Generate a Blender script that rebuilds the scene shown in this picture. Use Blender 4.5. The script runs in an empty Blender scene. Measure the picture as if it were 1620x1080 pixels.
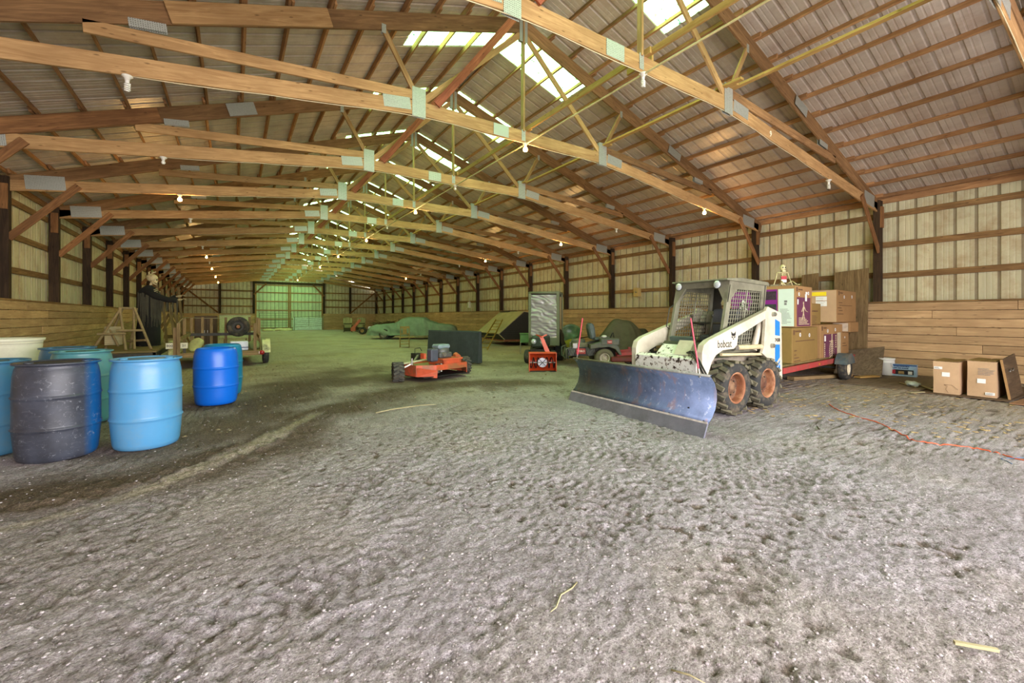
import bpy, bmesh, math, random
import numpy as np
from mathutils import Vector, Matrix, Euler, noise as mnoise

C = bpy.context.scene.collection
SC = bpy.context.scene
R = math.radians

# ------------------------------------------------------------------ camera
YAW = math.atan(0.64557)
cam_d = bpy.data.cameras.new('camera'); cam = bpy.data.objects.new('camera', cam_d); C.objects.link(cam)
cam.location = (0, 0, 1.38); cam.rotation_euler = (R(90), 0, -YAW)
cam_d.sensor_width = 36; cam_d.lens = 36 * 681.26 / 1620; cam_d.shift_y = -39 / 1620
cam_d.clip_start = 0.05; cam_d.clip_end = 300
SC.camera = cam

# ------------------------------------------------------------------ world, daylight, exposure
W = bpy.data.worlds.new('overcast_sky'); SC.world = W; W.use_nodes = True
wn = W.node_tree.nodes; wn.clear()
wo = wn.new('ShaderNodeOutputWorld'); wb = wn.new('ShaderNodeBackground')
wb.inputs[0].default_value = (1.0, 0.955, 0.985, 1); wb.inputs[1].default_value = 9.0
W.node_tree.links.new(wb.outputs[0], wo.inputs[0])

def area_light(name, loc, rot, sx, sy, power, col, portal=False):
    l = bpy.data.lights.new(name, 'AREA'); l.shape = 'RECTANGLE'; l.size = sx; l.size_y = sy
    l.energy = power; l.color = col
    if portal: l.cycles.is_portal = True
    o = bpy.data.objects.new(name, l); C.objects.link(o); o.location = loc; o.rotation_euler = rot
    return o
# daylight arriving through the wide open doorway in the near end wall, behind the camera
area_light('doorway_daylight', (2.9, -3.75, 2.1), (R(90), 0, 0), 11.0, 4.0, 800, (1.0, 0.95, 0.97))
area_light('doorway_portal', (2.9, -3.9, 2.1), (R(90), 0, 0), 11.0, 4.0, 1, (1, 1, 1), True)
SKYLIGHT = 15.0          # strength of the translucent roof sheets lit by the sky
BULB_W = 48.0

SC.view_settings.view_transform = 'Standard'; SC.view_settings.look = 'None'
SC.view_settings.exposure = 0.02; SC.view_settings.gamma = 1.0
SC.view_settings.use_curve_mapping = False
SC.cycles.max_bounces = 8; SC.cycles.diffuse_bounces = 5
SC.cycles.use_denoising = True
SC.cycles.sample_clamp_indirect = 6.0

# ------------------------------------------------------------------ object helpers
def link(o, parent=None):
    C.objects.link(o)
    if parent is not None: o.parent = parent
    return o
def obj(name, mesh, mat=None, parent=None, loc=None, rot=None):
    o = bpy.data.objects.new(name, mesh)
    if mat is not None and mesh is not None and len(mesh.materials) == 0: mesh.materials.append(mat)
    if loc is not None: o.location = loc
    if rot is not None: o.rotation_euler = rot
    return link(o, parent)
def obj_m(name, mesh, mat, parent=None, loc=None, rot=None):
    """object-level material slot, so meshes can be shared between materials"""
    o = bpy.data.objects.new(name, mesh)
    if len(mesh.materials) == 0: mesh.materials.append(None)
    o.material_slots[0].link = 'OBJECT'; o.material_slots[0].material = mat
    if loc is not None: o.location = loc
    if rot is not None: o.rotation_euler = rot
    return link(o, parent)
def thing(name, label, cat, loc=(0, 0, 0), rz=0, group=None):
    o = bpy.data.objects.new(name, None); o.empty_display_size = .1
    o.location = loc; o.rotation_euler = (0, 0, rz)
    tag(o, label, cat, group)
    return link(o)
def tag(o, label=None, cat=None, group=None, kind=None):
    if label: o['label'] = label
    if cat: o['category'] = cat
    if group: o['group'] = group
    if kind: o['kind'] = kind
    return o
def empty(name, parent=None, loc=(0, 0, 0), rot=(0, 0, 0)):
    o = bpy.data.objects.new(name, None); o.empty_display_size = .1; o.location = loc; o.rotation_euler = rot
    return link(o, parent)

class MB:
    """collects shapes in one bmesh"""
    def __init__(s): s.b = bmesh.new()
    def raw(s, vs, fs, M=None, smooth=False):
        v = [s.b.verts.new((M @ Vector(p)) if M is not None else p) for p in vs]
        for f in fs:
            try:
                fc = s.b.faces.new([v[i] for i in f]); fc.smooth = smooth
            except ValueError: pass
        return s
    def box(s, x0, x1, y0, y1, z0, z1, M=None, taper=None):
        vs = [(x0,y0,z0),(x1,y0,z0),(x1,y1,z0),(x0,y1,z0),(x0,y0,z1),(x1,y0,z1),(x1,y1,z1),(x0,y1,z1)]
        return s.raw(vs, [(0,3,2,1),(4,5,6,7),(0,1,5,4),(1,2,6,5),(2,3,7,6),(3,0,4,7)], M)
    def cbox(s, c, d, rot=(0,0,0)):
        M = Matrix.Translation(c) @ Euler(rot).to_matrix().to_4x4()
        return s.box(-d[0]/2, d[0]/2, -d[1]/2, d[1]/2, -d[2]/2, d[2]/2, M)
    def bar(s, p0, p1, w, h, up=(0,0,1)):
        M, L = frame(p0, p1, up)
        return s.box(-L/2, L/2, -w/2, w/2, -h/2, h/2, M)
    def cyl(s, p0, p1, r, r1=None, n=12, cap=True):
        r1 = r if r1 is None else r1
        M, L = frame(p0, p1)
        vs = []
        for x, rr in ((-L/2, r), (L/2, r1)):
            for k in range(n):
                a = 2*math.pi*k/n; vs.append((x, rr*math.cos(a), rr*math.sin(a)))
        fs = [(k, (k+1) % n, n+(k+1) % n, n+k) for k in range(n)]
        s.raw(vs, fs, M, True)
        if cap:
            s.raw(vs[:n], [tuple(range(n-1, -1, -1))], M); s.raw(vs[n:], [tuple(range(n))], M)
        return s
    def tube(s, pts, r, n=8, closed=False):
        pts = [Vector(p) for p in pts]; m = len(pts)
        rs = r if isinstance(r, (list, tuple)) else [r]*m
        rings = []; prev = None
        for i, p in enumerate(pts):
            a = pts[i-1] if (i > 0 or closed) else p; b = pts[(i+1) % m] if (i < m-1 or closed) else p
            d = (b-a).normalized() if (b-a).length > 1e-9 else Vector((0,0,1))
            if prev is None:
                u = d.orthogonal().normalized()
            else:
                u = (prev - d*prev.dot(d))
                u = u.normalized() if u.length > 1e-6 else d.orthogonal().normalized()
            prev = u; w = d.cross(u)
            rings.append([p + (u*math.cos(2*math.pi*k/n) + w*math.sin(2*math.pi*k/n))*rs[i] for k in range(n)])
        vs = [v for rg in rings for v in rg]; fs = []
        for i in range(m if closed else m-1):
            j = (i+1) % m
            for k in range(n): fs.append((i*n+k, i*n+(k+1) % n, j*n+(k+1) % n, j*n+k))
        if not closed:
            fs.append(tuple(range(n-1, -1, -1))); fs.append(tuple((m-1)*n+k for k in range(n)))
        return s.raw(vs, fs, None, True)
    def lathe(s, prof, n=24, M=None, close=False, smooth=True):
        """prof: (r, z) list about Z"""
        vs = []; fs = []; idx = []
        for r, z in prof:
            if r < 1e-6: idx.append([len(vs)]); vs.append((0, 0, z))
            else:
                idx.append(list(range(len(vs), len(vs)+n)))
                for k in range(n):
                    a = 2*math.pi*k/n; vs.append((r*math.cos(a), r*math.sin(a), z))
        rng = list(range(len(prof)-1)) + ([len(prof)-1] if close else [])
        for i in rng:
            A, B = idx[i], idx[(i+1) % len(prof)]
            for k in range(n):
                k2 = (k+1) % n
                if len(A) == 1 and len(B) == 1: continue
                if len(A) == 1: fs.append((A[0], B[k2], B[k]))
                elif len(B) == 1: fs.append((A[k], A[k2], B[0]))
                else: fs.append((A[k], A[k2], B[k2], B[k]))
        return s.raw(vs, fs, M, smooth)
    def prism(s, poly, y0, y1, M=None, smooth=False):
        """poly in (x,z), extruded along Y"""
        n = len(poly)
        vs = [(x, y0, z) for x, z in poly] + [(x, y1, z) for x, z in poly]
        fs = [tuple(range(n)), tuple(range(2*n-1, n-1, -1))] + [(k, n+k, n+(k+1) % n, (k+1) % n) for k in range(n)]
        return s.raw(vs, fs, M, smooth)
    def ball(s, c, r, n=12, m=8, sc=(1,1,1)):
        prof = [(math.sin(math.pi*i/m), -math.cos(math.pi*i/m)) for i in range(m+1)]
        M = Matrix.Translation(c) @ Matrix.Diagonal((r*sc[0], r*sc[1], r*sc[2], 1))
        return s.lathe(prof, n, M)
    def mesh(s, name='m', bevel=0, recalc=True):
        if recalc: bmesh.ops.recalc_face_normals(s.b, faces=s.b.faces[:])
        if bevel:
            bmesh.ops.bevel(s.b, geom=s.b.edges[:], offset=bevel, segments=1, affect='EDGES', clamp_overlap=True)
        m = bpy.data.meshes.new(name); s.b.to_mesh(m); s.b.free(); return m
    def build(s, name, mat, parent=None, loc=None, rot=None, bevel=0):
        return obj(name, s.mesh(name, bevel), mat, parent, loc, rot)

def frame(p0, p1, up=(0,0,1)):
    p0 = Vector(p0); p1 = Vector(p1); d = p1-p0; L = d.length
    x = d.normalized(); up = Vector(up)
    if abs(x.dot(up)) > .999: up = Vector((0, 1, 0))
    y = up.cross(x).normalized(); z = x.cross(y)
    M = Matrix((x, y, z)).transposed().to_4x4(); M.translation = (p0+p1)/2
    return M, L

_box_cache = {}
def box_mesh(lx, ly, lz, bevel=0.0):
    k = (round(lx, 3), round(ly, 3), round(lz, 3), bevel)
    if k not in _box_cache:
        m = MB(); m.box(-lx/2, lx/2, -ly/2, ly/2, -lz/2, lz/2); _box_cache[k] = m.mesh('board', bevel)
    return _box_cache[k]
def beam(name, p0, p1, w, h, mat, parent=None, up=(0,0,1), bevel=0.0):
    """a timber from p0 to p1 as an object of its own: w across, h along up"""
    M, L = frame(p0, p1, up)
    o = obj_m(name, box_mesh(L, w, h, bevel), mat, parent)
    o.matrix_local = M
    return o
def slab(name, c, d, mat, parent=None, rot=(0,0,0), bevel=0.0):
    return obj_m(name, box_mesh(d[0], d[1], d[2], bevel), mat, parent, c, rot)
def copy_tree(o, parent=None):
    c = o.copy(); C.objects.link(c); c.parent = parent
    for ch in o.children: copy_tree(ch, c)
    return c

# ------------------------------------------------------------------ materials
def nmat(name):
    m = bpy.data.materials.new(name); m.use_nodes = True
    nt = m.node_tree; bs = nt.nodes['Principled BSDF']
    return m, nt, bs
def N(nt, t, **kw):
    n = nt.nodes.new(t)
    for k, v in kw.items():
        if k.startswith('i_'):
            key = k[2:]; n.inputs[int(key) if key.isdigit() else key].default_value = v
        else: setattr(n, k, v)
    return n
def L(nt, a, b): nt.links.new(a, b)
def ramp(nt, src, stops, interp='LINEAR'):
    r = nt.nodes.new('ShaderNodeValToRGB'); r.color_ramp.interpolation = interp
    el = r.color_ramp.elements
    while len(el) > 1: el.remove(el[-1])
    el[0].position = stops[0][0]; el[0].color = (*stops[0][1], 1)
    for p, c in stops[1:]:
        e = el.new(p); e.color = (*c, 1)
    L(nt, src, r.inputs[0]); return r.outputs[0]
def srgb(r, g, b):
    f = lambda v: ((v/255+.055)/1.055)**2.4 if v > 10 else v/255/12.92
    return (f(r), f(g), f(b))
def mixc(nt, fac, a, b, mode='MIX'):
    m = nt.nodes.new('ShaderNodeMix'); m.data_type = 'RGBA'; m.blend_type = mode
    for sock, v in ((m.inputs[0], fac), (m.inputs[6], a), (m.inputs[7], b)):
        if isinstance(v, (int, float)): sock.default_value = v
        elif isinstance(v, tuple): sock.default_value = (*v[:3], 1)
        else: L(nt, v, sock)
    return m.outputs[2]
def objrand(nt):
    return N(nt, 'ShaderNodeObjectInfo').outputs['Random']
def coords(nt, scale=(1,1,1), kind='Object', rnd=True):
    tc = N(nt, 'ShaderNodeTexCoord'); mp = N(nt, 'ShaderNodeMapping'); mp.inputs['Scale'].default_value = scale
    L(nt, tc.outputs[kind], mp.inputs[0])
    if rnd:
        ml = N(nt, 'ShaderNodeMath', operation='MULTIPLY', i_1=37.0); L(nt, objrand(nt), ml.inputs[0])
        cb = N(nt, 'ShaderNodeCombineXYZ'); L(nt, ml.outputs[0], cb.inputs[0]); L(nt, ml.outputs[0], cb.inputs[1])
        L(nt, cb.outputs[0], mp.inputs['Location'])
    return mp.outputs[0]
def noise_t(nt, vec, scale, detail=3, rough=.6, dist=0.0):
    n = N(nt, 'ShaderNodeTexNoise'); n.inputs['Scale'].default_value = scale; n.inputs['Detail'].default_value = detail
    n.inputs['Roughness'].default_value = rough; n.inputs['Distortion'].default_value = dist
    L(nt, vec, n.inputs['Vector']); return n.outputs['Fac']
def bump(nt, bs, h, strength=.3, dist=.01):
    b = N(nt, 'ShaderNodeBump'); b.inputs['Strength'].default_value = strength; b.inputs['Distance'].default_value = dist
    L(nt, h, b.inputs['Height']); L(nt, b.outputs[0], bs.inputs['Normal'])

def wood(name, light, dark, vary=.35, knots=True, rough=.8, stain=None, grain_axis=0):
    m, nt, bs = nmat(name)
    sc = [9, 9, 9]; sc[grain_axis] = .7
    v = coords(nt, tuple(sc))
    g = noise_t(nt, v, 2.2, 5, .65, 1.2)
    col = ramp(nt, g, [(.30, dark), (.52, tuple((a+b)/2 for a, b in zip(light, dark))), (.68, light)])
    # tone of each board
    br = N(nt, 'ShaderNodeMapRange'); br.inputs[3].default_value = 1-vary; br.inputs[4].default_value = 1+vary*.45
    L(nt, objrand(nt), br.inputs[0])
    cmb = N(nt, 'ShaderNodeCombineColor'); [L(nt, br.outputs[0], cmb.inputs[i]) for i in range(3)]
    col = mixc(nt, 1.0, col, cmb.outputs[0], 'MULTIPLY')
    v2 = coords(nt, (1, 1, 1))
    big = noise_t(nt, v2, 1.3, 3)
    col = mixc(nt, ramp(nt, big, [(.35, (.0,)*3), (.7, (.45,)*3)]), col, tuple(c*.55 for c in dark))
    if knots:
        sk = [8, 12, 12]; sk[grain_axis] = 3.4
        v3 = coords(nt, tuple(sk)); vo = N(nt, 'ShaderNodeTexVoronoi'); vo.inputs['Scale'].default_value = 1.0; L(nt, v3, vo.inputs['Vector'])
        k = ramp(nt, vo.outputs['Distance'], [(.0, (.9,)*3), (.07, (.7,)*3), (.13, (0,)*3)])
        col = mixc(nt, k, col, tuple(c*.35 for c in dark))
    L(nt, col, bs.inputs['Base Color']); bs.inputs['Roughness'].default_value = rough
    bs.inputs['Specular IOR Level'].default_value = .25
    bump(nt, bs, g, .25, .004)
    return m
def plain(name, col, rough=.6, metal=0.0, nscale=8, namt=.18, bumpv=0.0, dirt=None, spec=.5, dirt_amt=.5, coat=0):
    """painted or moulded surface with uneven tone and optional grime"""
    m, nt, bs = nmat(name)
    v = coords(nt); g = noise_t(nt, v, nscale, 4, .65)
    c = ramp(nt, g, [(.3, tuple(x*(1-namt) for x in col)), (.7, tuple(min(1, x*(1+namt)) for x in col))])
    if dirt:
        g2 = noise_t(nt, v, nscale*.45, 6, .75)
        c = mixc(nt, ramp(nt, g2, [(.48, (0,)*3), (.62, (dirt_amt,)*3)]), c, dirt)
    L(nt, c, bs.inputs['Base Color'])
    bs.inputs['Roughness'].default_value = rough; bs.inputs['Metallic'].default_value = metal
    bs.inputs['Specular IOR Level'].default_value = spec
    if coat: bs.inputs['Coat Weight'].default_value = coat
    if bumpv: bump(nt, bs, noise_t(nt, v, nscale*5, 4), bumpv, .005)
    return m
# ------------------------------------------------------------------ palette of the building
M_TRUSS = wood('truss_lumber', srgb(206, 166, 112), srgb(158, 118, 74), .22)
M_CHORD = wood('rafter_lumber', srgb(170, 130, 86), srgb(116, 84, 52), .3)
M_PURLIN = wood('purlin_lumber', srgb(202, 156, 106), srgb(144, 102, 66), .35)
M_GIRT = wood('girt_lumber', srgb(172, 136, 88), srgb(108, 78, 48), .3)
M_POST = wood('treated_post', srgb(84, 64, 44), srgb(46, 34, 24), .3)
M_PLANK = wood('plank_lumber', srgb(218, 184, 138), srgb(178, 142, 102), .25)
M_BRACE = wood('brace_lumber', srgb(170, 122, 76), srgb(112, 74, 44), .25)
M_RED = wood('reddish_brace_lumber', srgb(186, 112, 78), srgb(128, 66, 44), .2)
M_RUN = wood('runner_lumber', srgb(206, 170, 102), srgb(158, 118, 62), .15)

def sheet(name, col, metal, rough, stain, amt, axis=2, groove_shade=.62):
    m, nt, bs = nmat(name)
    v = coords(nt, (1, 1, 1)); sc = [4, 4, 4]; sc[axis] = .5
    v2 = coords(nt, tuple(sc))
    a = noise_t(nt, v2, 1.0, 5, .7); b = noise_t(nt, v, 2.0, 6, .7)
    c = ramp(nt, a, [(.35, tuple(x*.82 for x in col)), (.65, col)])
    c = mixc(nt, ramp(nt, b, [(.46, (0,)*3), (.70, (amt,)*3)]), c, stain)
    sp = noise_t(nt, v, 26, 3, .6)
    c = mixc(nt, ramp(nt, sp, [(.69, (0,)*3), (.74, (.6,)*3)]), c, tuple(x*.4 for x in stain))
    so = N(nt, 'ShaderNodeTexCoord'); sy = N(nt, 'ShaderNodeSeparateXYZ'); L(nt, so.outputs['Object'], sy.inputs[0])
    c = mixc(nt, ramp(nt, sy.outputs[1], [(.0055, (0,)*3), (.012, (groove_shade,)*3)]), c, tuple(x*.32 for x in stain))  # shade inside the rib grooves, put into the sheet colour
    br = N(nt, 'ShaderNodeMapRange'); br.inputs[3].default_value = .90; br.inputs[4].default_value = 1.05
    L(nt, objrand(nt), br.inputs[0])
    cmb = N(nt, 'ShaderNodeCombineColor'); [L(nt, br.outputs[0], cmb.inputs[i]) for i in range(3)]
    c = mixc(nt, 1.0, c, cmb.outputs[0], 'MULTIPLY')
    L(nt, c, bs.inputs['Base Color']); bs.inputs['Metallic'].default_value = metal; bs.inputs['Roughness'].default_value = rough
    bump(nt, bs, b, .08, .01)
    return m
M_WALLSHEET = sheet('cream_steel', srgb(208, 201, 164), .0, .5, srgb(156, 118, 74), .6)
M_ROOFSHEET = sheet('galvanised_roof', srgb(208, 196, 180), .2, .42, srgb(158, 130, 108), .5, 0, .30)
M_DOORSHEET = sheet('green_skylit_steel', srgb(214, 232, 196), .0, .5, srgb(150, 160, 110), .3)  # green skylight tint put into the door's colour

def skylight_mat():
    m, nt, bs = nmat('translucent_sheet')
    v = coords(nt, (1, 1, 1)); a = noise_t(nt, v, 9, 5, .75); b = noise_t(nt, v, 2.5, 4, .6)
    c = ramp(nt, a, [(.39, srgb(14, 60, 34)), (.45, srgb(158, 228, 150)), (.6, srgb(172, 234, 166))])
    c = mixc(nt, ramp(nt, b, [(.45, (0,)*3), (.75, (.35,)*3)]), c, srgb(150, 214, 110))
    em = N(nt, 'ShaderNodeEmission'); em.inputs['Strength'].default_value = SKYLIGHT; L(nt, c, em.inputs[0])
    out = nt.nodes['Material Output']; L(nt, em.outputs[0], out.inputs[0]); return m
M_SKY = skylight_mat()

def plate_mat():
    m, nt, bs = nmat('galvanised_truss_plate')
    v = coords(nt, (42, 42, 42), rnd=False)
    vo = N(nt, 'ShaderNodeTexVoronoi'); vo.inputs['Scale'].default_value = 1; vo.inputs['Randomness'].default_value = .12
    L(nt, v, vo.inputs['Vector'])
    c = ramp(nt, vo.outputs['Distance'], [(.20, srgb(92, 88, 78)), (.34, srgb(176, 178, 166))])
    L(nt, c, bs.inputs['Base Color']); bs.inputs['Metallic'].default_value = .35; bs.inputs['Roughness'].default_value = .5
    bump(nt, bs, vo.outputs['Distance'], .5, .004); return m
M_PLATE = plate_mat()

# ------------------------------------------------------------------ dimensions (metres; barn axis = Y)
XC = 4.835; HW = 8.875                      # ridge line, half width to the post centres
XR, XL = XC+HW, XC-HW
EAVE, RIDGE = 4.36, 7.42
BAY = 3.05; T0 = 4.14
TY = lambda i: T0 + BAY*i + {1: -.10, 2: .10}.get(i, 0)
FIRST, LAST = -2, 15
Y_NEAR, Y_FAR = -3.9, T0+BAY*15+.15
SL = (RIDGE-EAVE)/(HW+.16)
roofz = lambda x: RIDGE - abs(x-XC)*SL
SHW = HW+.16                                # half width to the metal siding

# ------------------------------------------------------------------ floor: churned dirt with ruts
def hash2(ix, iy, seed):
    h = (ix*374761393 + iy*668265263 + seed*974711) & 0xffffffff
    h = ((h ^ (h >> 13))*1274126177) & 0xffffffff
    return ((h ^ (h >> 16)) & 0xffff)/65535.0
def vnoise(x, y, s, seed=0):
    x = x*s; y = y*s
    ix = np.floor(x).astype(np.int64); iy = np.floor(y).astype(np.int64); fx = x-ix; fy = y-iy
    fx = fx*fx*(3-2*fx); fy = fy*fy*(3-2*fy)
    a = hash2(ix, iy, seed); b = hash2(ix+1, iy, seed); c = hash2(ix, iy+1, seed); d = hash2(ix+1, iy+1, seed)
    return (a*(1-fx)+b*fx)*(1-fy) + (c*(1-fx)+d*fx)*fy
def fbm(x, y, s, o=4, seed=0, p=.5):
    r = 0; a = 1; t = 0
    for k in range(o): r = r + a*vnoise(x, y, s*2**k, seed+k*17); t += a; a *= p
    return r/t
def pdist(x, y, pts):
    """distance to a polyline, and the arc length along it"""
    best = np.full(x.shape, 1e9); arc = np.zeros(x.shape); acc = 0
    for (x0, y0), (x1, y1) in zip(pts, pts[1:]):
        dx, dy = x1-x0, y1-y0; l2 = dx*dx+dy*dy; l = math.sqrt(l2)
        t = np.clip(((x-x0)*dx+(y-y0)*dy)/l2, 0, 1)
        d = np.hypot(x-x0-t*dx, y-y0-t*dy); q = d < best
        best = np.where(q, d, best); arc = np.where(q, acc+t*l, arc); acc += l
    return best, arc
def sm(a, b, v):
    t = np.clip((v-a)/(b-a), 0, 1); return t*t*(3-2*t)

DARK = [(-3.2, 4.5), (-1.44, 4.67), (-.93, 4.69), (-.34, 4.9), (.29, 5.44), (1.13, 6.54), (2.24, 7.7), (3.6, 8.0), (5.3, 7.3)]
LITE = [(-3.2, 4.0), (-1.29, 4.18), (-.76, 4.36), (-.2, 4.91), (.37, 5.68), (.98, 6.64)]
DARK2 = [(-.43, 6.2), (.23, 7.6), (.9, 9.6), (2.6, 9.8), (3.3, 8.9)]
DARK3 = [(1.5, 11), (3.4, 12), (6, 11.4), (8.5, 10.2)]
TRACKS = [([(-1.4, 3.9), (0, 4.2), (1.4, 5.4), (2.3, 7.2)], .16), ([(-1.5, 3.0), (.4, 3.3), (1.9, 4.6), (3.2, 6.4)], .16),
          ([(-1, 2.2), (.6, 2.45), (2.0, 3.2), (3.3, 4.6)], .17), ([(.0, 1.6), (1.4, 1.75), (3.0, 2.6), (4.6, 4.2)], .17),
          ([(2.3, 3.9), (3.7, 2.7), (5.4, 1.9), (7.4, 1.5)], .15), ([(2.0, 1.2), (3.4, 1.6), (5, 2.2), (7, 2.6)], .17),
          ([(2.0, 3.1), (3.2, 2.2), (4.4, 1.6), (6.0, 1.1)], .15)]
def pits(x, y):
    p = np.minimum(vnoise(x+.35*y, y-.2*x, 21, 301), vnoise(x, y, 34, 303)*.9+.15)
    reg = sm(.40, .62, fbm(x, y, 1.1, 4, 311))
    return (1-sm(.13, .27, p))*(.25+.75*reg)
def ground(x, y):
    h = (fbm(x, y, .35, 3, 1)-.5)*.05
    rough = .25+.75*sm(.35, .65, fbm(x, y, .9, 3, 40))
    h = h + (fbm(x, y, 5, 3, 5)-.5)*.008*rough
    c1 = fbm(x, y, 13, 2, 9); h = h + np.maximum(c1-.60, 0)*.05*rough
    c2 = fbm(x, y, 24, 2, 19); h = h - np.maximum(.40-c2, 0)*.09*rough
    h = h + (vnoise(x, y, 50, 77)-.5)*.011 + (vnoise(x, y, 31, 79)-.5)*.006
    h = h - pits(x, y)*.014*(1-sm(7, 11, y))
    dd, _ = pdist(x, y, DARK)
    dd = dd + (fbm(x, y, 2.2, 3, 21)-.5)*.35
    k = 1-sm(.12, .42, dd); h = h + k*(.015+(fbm(x, y, 12, 3, 31)-.5)*.07)
    for pts, w in TRACKS:
        d, arc = pdist(x, y, pts); d2 = d + (fbm(x, y, 3, 2, 55)-.5)*.10
        patch = sm(.42, .58, fbm(x, y, 1.3, 3, 133))
        k = (1-sm(w*.75, w*1.1, d2))*patch
        lug = np.abs(((arc*9 + d*4) % 1.0)-.5)*2
        h = h - k*.012*sm(.35, .65, lug)
    fade = sm(13, 25, y)
    return h*(1-.6*fade) - .005
def floor_mesh():
    def axis(lo, f0, f1, hi, d):
        a = [f0]; s = d
        while a[0] > lo: s *= 1.06; a.insert(0, a[0]-s)
        a[0] = lo
        b = list(np.arange(f0+d, f1, d)); s = d
        c = [f1]
        while c[-1] < hi: s = min(s*1.035, .35); c.append(c[-1]+s)
        c[-1] = hi
        return np.array(a+b+c)
    xs = axis(XL-.3, -1.0, 4.4, XR+.3, .017); ys = axis(Y_NEAR-8, .2, 4.4, Y_FAR+.6, .017)
    X, Y = np.meshgrid(xs, ys); nx, ny = len(xs), len(ys)
    Z = ground(X, Y)
    co = np.stack([X, Y, Z], -1).reshape(-1, 3).astype(np.float32)
    me = bpy.data.meshes.new('floor')
    me.vertices.add(nx*ny); me.vertices.foreach_set('co', co.ravel())
    i = np.arange((nx-1)*(ny-1)); r = i//(nx-1); c = i % (nx-1); a = r*nx+c
    q = np.stack([a, a+1, a+nx+1, a+nx], -1).astype(np.int32)
    me.loops.add(q.size); me.loops.foreach_set('vertex_index', q.ravel())
    me.polygons.add(len(q)); me.polygons.foreach_set('loop_start', np.arange(0, q.size, 4, dtype=np.int32))
    me.polygons.foreach_set('use_smooth', np.ones(len(q), dtype=bool))
    me.update(calc_edges=True)
    # soil: 0 pale dry dust ... 1 dark damp earth, and shade painted into the pits; tan: sandy patches
    nz = (fbm(X, Y, 1.6, 4, 60)-.5)
    d1 = (1-sm(.10, .85, pdist(X, Y, DARK)[0]+nz*1.1))*.95
    d2 = 1-sm(.2, 1.2, pdist(X, Y, DARK2)[0]+nz*1.5)
    d3 = (1-sm(.2, 1.3, pdist(X, Y, DARK3)[0]+nz*2.0))*.65
    soil = np.clip(np.maximum(np.maximum(d1, d2*.9), d3) + .25*sm(.52, .7, fbm(X, Y, .9, 4, 90)), 0, 1)
    for pts, w in TRACKS:
        d, arc = pdist(X, Y, pts); patch = sm(.42, .58, fbm(X, Y, 1.3, 3, 133))
        lug = np.abs(((arc*9 + d*4) % 1.0)-.5)*2
        soil = np.maximum(soil, (1-sm(w*.7, w*1.1, d+nz*.1))*patch*sm(.35, .7, lug)*.32)
    soil = np.maximum(soil, pits(X, Y)*.85*(1-sm(6, 10, Y)))  # pits coloured dark to stand for the shade in them
    lt = (1-sm(.03, .16, pdist(X, Y, LITE)[0]+nz*.25))
    soil = soil*(1-lt*.9)
    tan = np.clip(sm(.45, .8, fbm(X, Y, .9, 5, 120))*.25 + lt*.5 + sm(6.5, 10, X)*(1-sm(4, 6, Y))*.6 + sm(3.5, 12, Y)*.75, 0, 1)
    h = fbm(X, Y, 16, 3, 9)
    for nm, arr in (('soil', soil), ('tan', tan), ('clod', h)):
        at = me.attributes.new(nm, 'FLOAT', 'POINT'); at.data.foreach_set('value', arr.reshape(-1).astype(np.float32))
    return me
def floor_mat():
    m, nt, bs = nmat('dirt_floor')
    at = {k: N(nt, 'ShaderNodeAttribute', attribute_name=k).outputs['Fac'] for k in ('soil', 'tan', 'clod')}
    v = coords(nt, (1, 1, 1), rnd=False)
    a = noise_t(nt, v, 14, 8, .75); b = noise_t(nt, v, 90, 4, .7); g = noise_t(nt, v, 2.2, 4, .6)
    f = noise_t(nt, v, 62, 6, .85)
    base = ramp(nt, f, [(.34, srgb(96, 88, 92)), (.44, srgb(162, 154, 160)), (.55, srgb(194, 186, 192)), (.66, srgb(234, 228, 232))])
    tanc = ramp(nt, f, [(.34, srgb(112, 98, 72)), (.5, srgb(184, 168, 136)), (.66, srgb(226, 212, 180))])
    dark = ramp(nt, f, [(.34, srgb(54, 45, 36)), (.5, srgb(104, 88, 72)), (.66, srgb(152, 134, 114))])
    c = mixc(nt, at['tan'], base, tanc); c = mixc(nt, at['soil'], c, dark)
    c = mixc(nt, ramp(nt, g, [(.42, (0,)*3), (.66, (.3,)*3)]), c, srgb(120, 110, 108))
    c = mixc(nt, ramp(nt, a, [(.34, (.55,)*3), (.48, (0,)*3)]), c, srgb(92, 82, 74))
    c = mixc(nt, ramp(nt, b, [(.33, (.6,)*3), (.42, (0,)*3)]), c, srgb(66, 58, 52))
    c = mixc(nt, ramp(nt, b, [(.66, (0,)*3), (.74, (.3,)*3)]), c, srgb(206, 198, 190))
    L(nt, c, bs.inputs['Base Color']); bs.inputs['Roughness'].default_value = .95; bs.inputs['Specular IOR Level'].default_value = .15
    ad = N(nt, 'ShaderNodeMath', operation='ADD'); L(nt, a, ad.inputs[0])
    ml = N(nt, 'ShaderNodeMath', operation='MULTIPLY', i_1=.55); L(nt, b, ml.inputs[0]); L(nt, ml.outputs[0], ad.inputs[1])
    bump(nt, bs, ad.outputs[0], 1.0, .03)
    return m
M_FLOOR = floor_mat()
floor = tag(obj('floor', floor_mesh(), M_FLOOR), kind='structure')
def gz(x, y): return float(ground(np.array([float(x)]), np.array([float(y)]))[0])

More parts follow.
